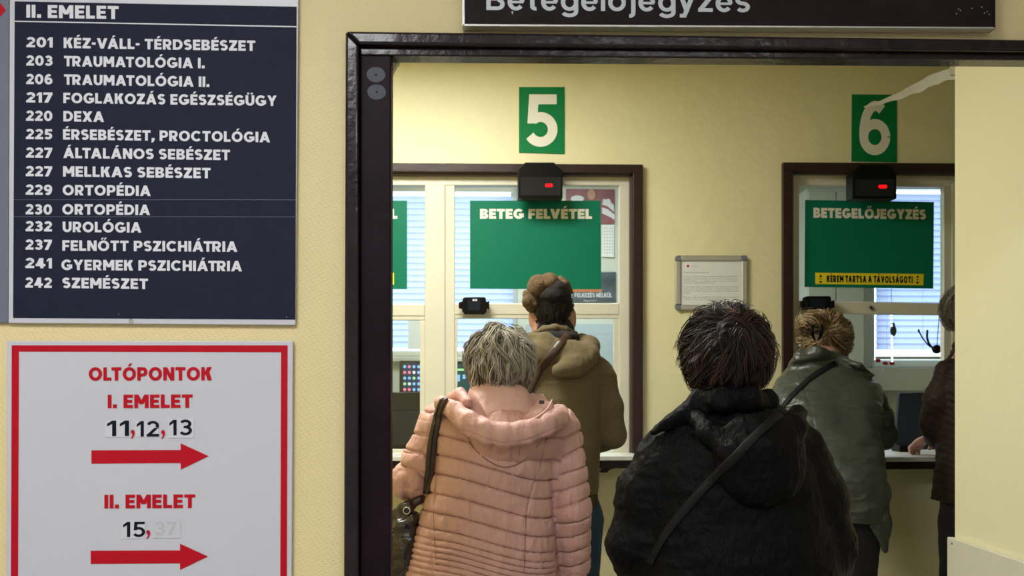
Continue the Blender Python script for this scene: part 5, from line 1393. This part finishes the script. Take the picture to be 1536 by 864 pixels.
BL = [(.27, .17, .075), (.40, .29, .15), (.17, .095, .04), (.08, .045, .02), (.52, .42, .26)]
hair(r4, q4(1238, 506, 4.12), (.096, .100, .100), (0, -.3, 1), 300, 14, .10, 41, BL, lambda U: ((U@clipd) < .85) & ~((U[:, 1] > .6)) & (U[:, 2] > -.8),
     curl=.8, down=.0, lift=(.0, .10, .03), width=.0010, vol=(.95, 1.03), freq=10, spread=.008, flow=flow4, shellcol=(.07, .035, .012))
hair(r4, q4(1218, 484, 4.04), (.052, .045, .036), (.6, -.2, -.4), 90, 10, .075, 43, BL, lambda U: U[:, 2] > -2, curl=1.3, down=-.1, lift=(.0, .12, .15), width=.0010, vol=(.8, 1.1), freq=18, spread=.008, shellcol=(.10, .05, .018))
hcl = MB()
for s in (-1, 1):
    P = spline([q4(1225+s*5, 486, 4.00), q4(1225+s*7, 494, 3.985), q4(1225+s*6, 503, 3.99), q4(1225+s*2, 511, 4.0)], 12); hcl.tube(P, [.004, .006, .007, .008, .008, .008, .008, .007, .006, .005, .004, .003], 8)
hc_ = hcl.build('hair_clip', M['plastic'], None, smooth=True); tag(hc_, 'black hair clip gripping the blonde hair of the bending woman', 'hair clip')

# ---------------------------------------------------------------- 5. man in brown at the right edge
YP5 = 3.95
def q5(px, py, dy=0.): return W(px, py, YP5+dy)
r5 = person('person in a dark brown quilted coat half hidden by the right wall', 1462, YP5)
J = dict(head=q5(1460, 472, .04), face=np.array([.12, .95, -.2]), neck=q5(1464, 512, .01), chest=q5(1464, 580), pelvis=q5(1467, 740, -.05), shL=q5(1434, 560), shR=q5(1500, 560),
         elL=q5(1404, 640, .05), elR=q5(1525, 640, .05), wrL=W(1398, 655, 4.37), wrR=q5(1500, 655, .33), cuL=.75, cuR=.6, hdL=np.array([-.42, .85, -.42]), hdR=np.array([-.5, .8, -.2]), pnL=np.array([-.1, -.2, -1.]), pnR=np.array([0, 0, -1.]))
legs(J, WX(1466, YP5), YP5-.05, .88, hw=.085)
pts = [J[k] for k in ('head', 'elL', 'elR', 'wrL', 'wrR', 'anL', 'anR', 'pelvis')]
bf = Field(*bounds(*pts, m=.22), .0055); _, PH = human(bf, J, build=.9); finish('body', bf, M['skin'], r5, it=1); eyes(r5, PH)
trousers(r5, J, M['blackcloth'], .90); shoes(r5, J, M['shoe'])
aL = [q5(1424, 560), q5(1410, 600, .01), q5(1406, 636, .06), W(1404, 655, 4.30)]
aR = [q5(1508, 560), q5(1522, 600, .01), q5(1526, 640, .05), q5(1502, 652, .28)]
cf = Field(q5(1350, 775, -.32), q5(1575, 490, .45), .0055)
cf.prof(rows_px([(752, 1403, 1530, 3.92, .16), (720, 1407, 1528, 3.92, .165), (670, 1412, 1520, 3.93, .16), (620, 1410, 1522, 3.94, .155), (580, 1408, 1524, 3.95, .15), (550, 1418, 1512, 3.95, .13), (528, 1432, 1498, 3.96, .10), (510, 1440, 1490, 3.97, .08)]), .03)
cf.chain(aL, [.058, .062, .064, .050], .02); cf.chain(aR, [.058, .06, .062, .05], .02)
cf.chain([q5(1436, 518, .0), q5(1450, 508, -.07), q5(1466, 505, -.085), q5(1482, 508, -.07), q5(1494, 518, 0)], [.02]*5, .02)
finish('coat', cf, M['browncoat'], r5, lambda V, N: .0045*pillow((V[:, 0]*.75+V[:, 2])/.030)+.009*fbm(V, 8, 3, 2)+.004*ridge(V*[.7, 1, 1.5], 14, 6)-.006, it=2)
hair(r5, q5(1456, 464, .02), (.110, .108, .102), (.0, -.3, 1), 260, 14, .06, 51, [(.17, .145, .11), (.25, .22, .17), (.11, .085, .06), (.34, .31, .25)],
     lambda U: ~((U[:, 1] > .4) & (U[:, 2] < .4)) & (U[:, 2] > -.55), curl=.9, down=.4, lift=(-.03, .06, .05), width=.0009, vol=(.92, 1.03), freq=15, spread=.007, shell=.90, shellcol=(.06, .045, .03), shellcut=lambda f: f.ell(q5(1430, 478, -.02), (.03, .05, .035), .01, op='d'))
ph_ = MB().box(*(W(1320, 670, 4.55)-[0, 0, 0]), *(W(1333, 672, 4.62)+[0, 0, .004])) if False else None
card = empty('paper_slip', (WX(1329, 4.42), 4.42, ZC6), 'small white slip on the counter shelf right of the green elbow', 'paper')
MB().box(WX(1319, 4.42), 4.38, ZC6+.0003, WX(1336, 4.42), 4.47, ZC6+.0015).build('sheet', M['paper'], card)
tag(MB().box(WX(1352, 4.6), 4.62, ZC6+.0005, WX(1372, 4.6), 4.72, ZC6+.03).build('card_reader', M['plastic'], None, bevel=.004), 'small black card reader on the counter behind the resting hand', 'card reader')
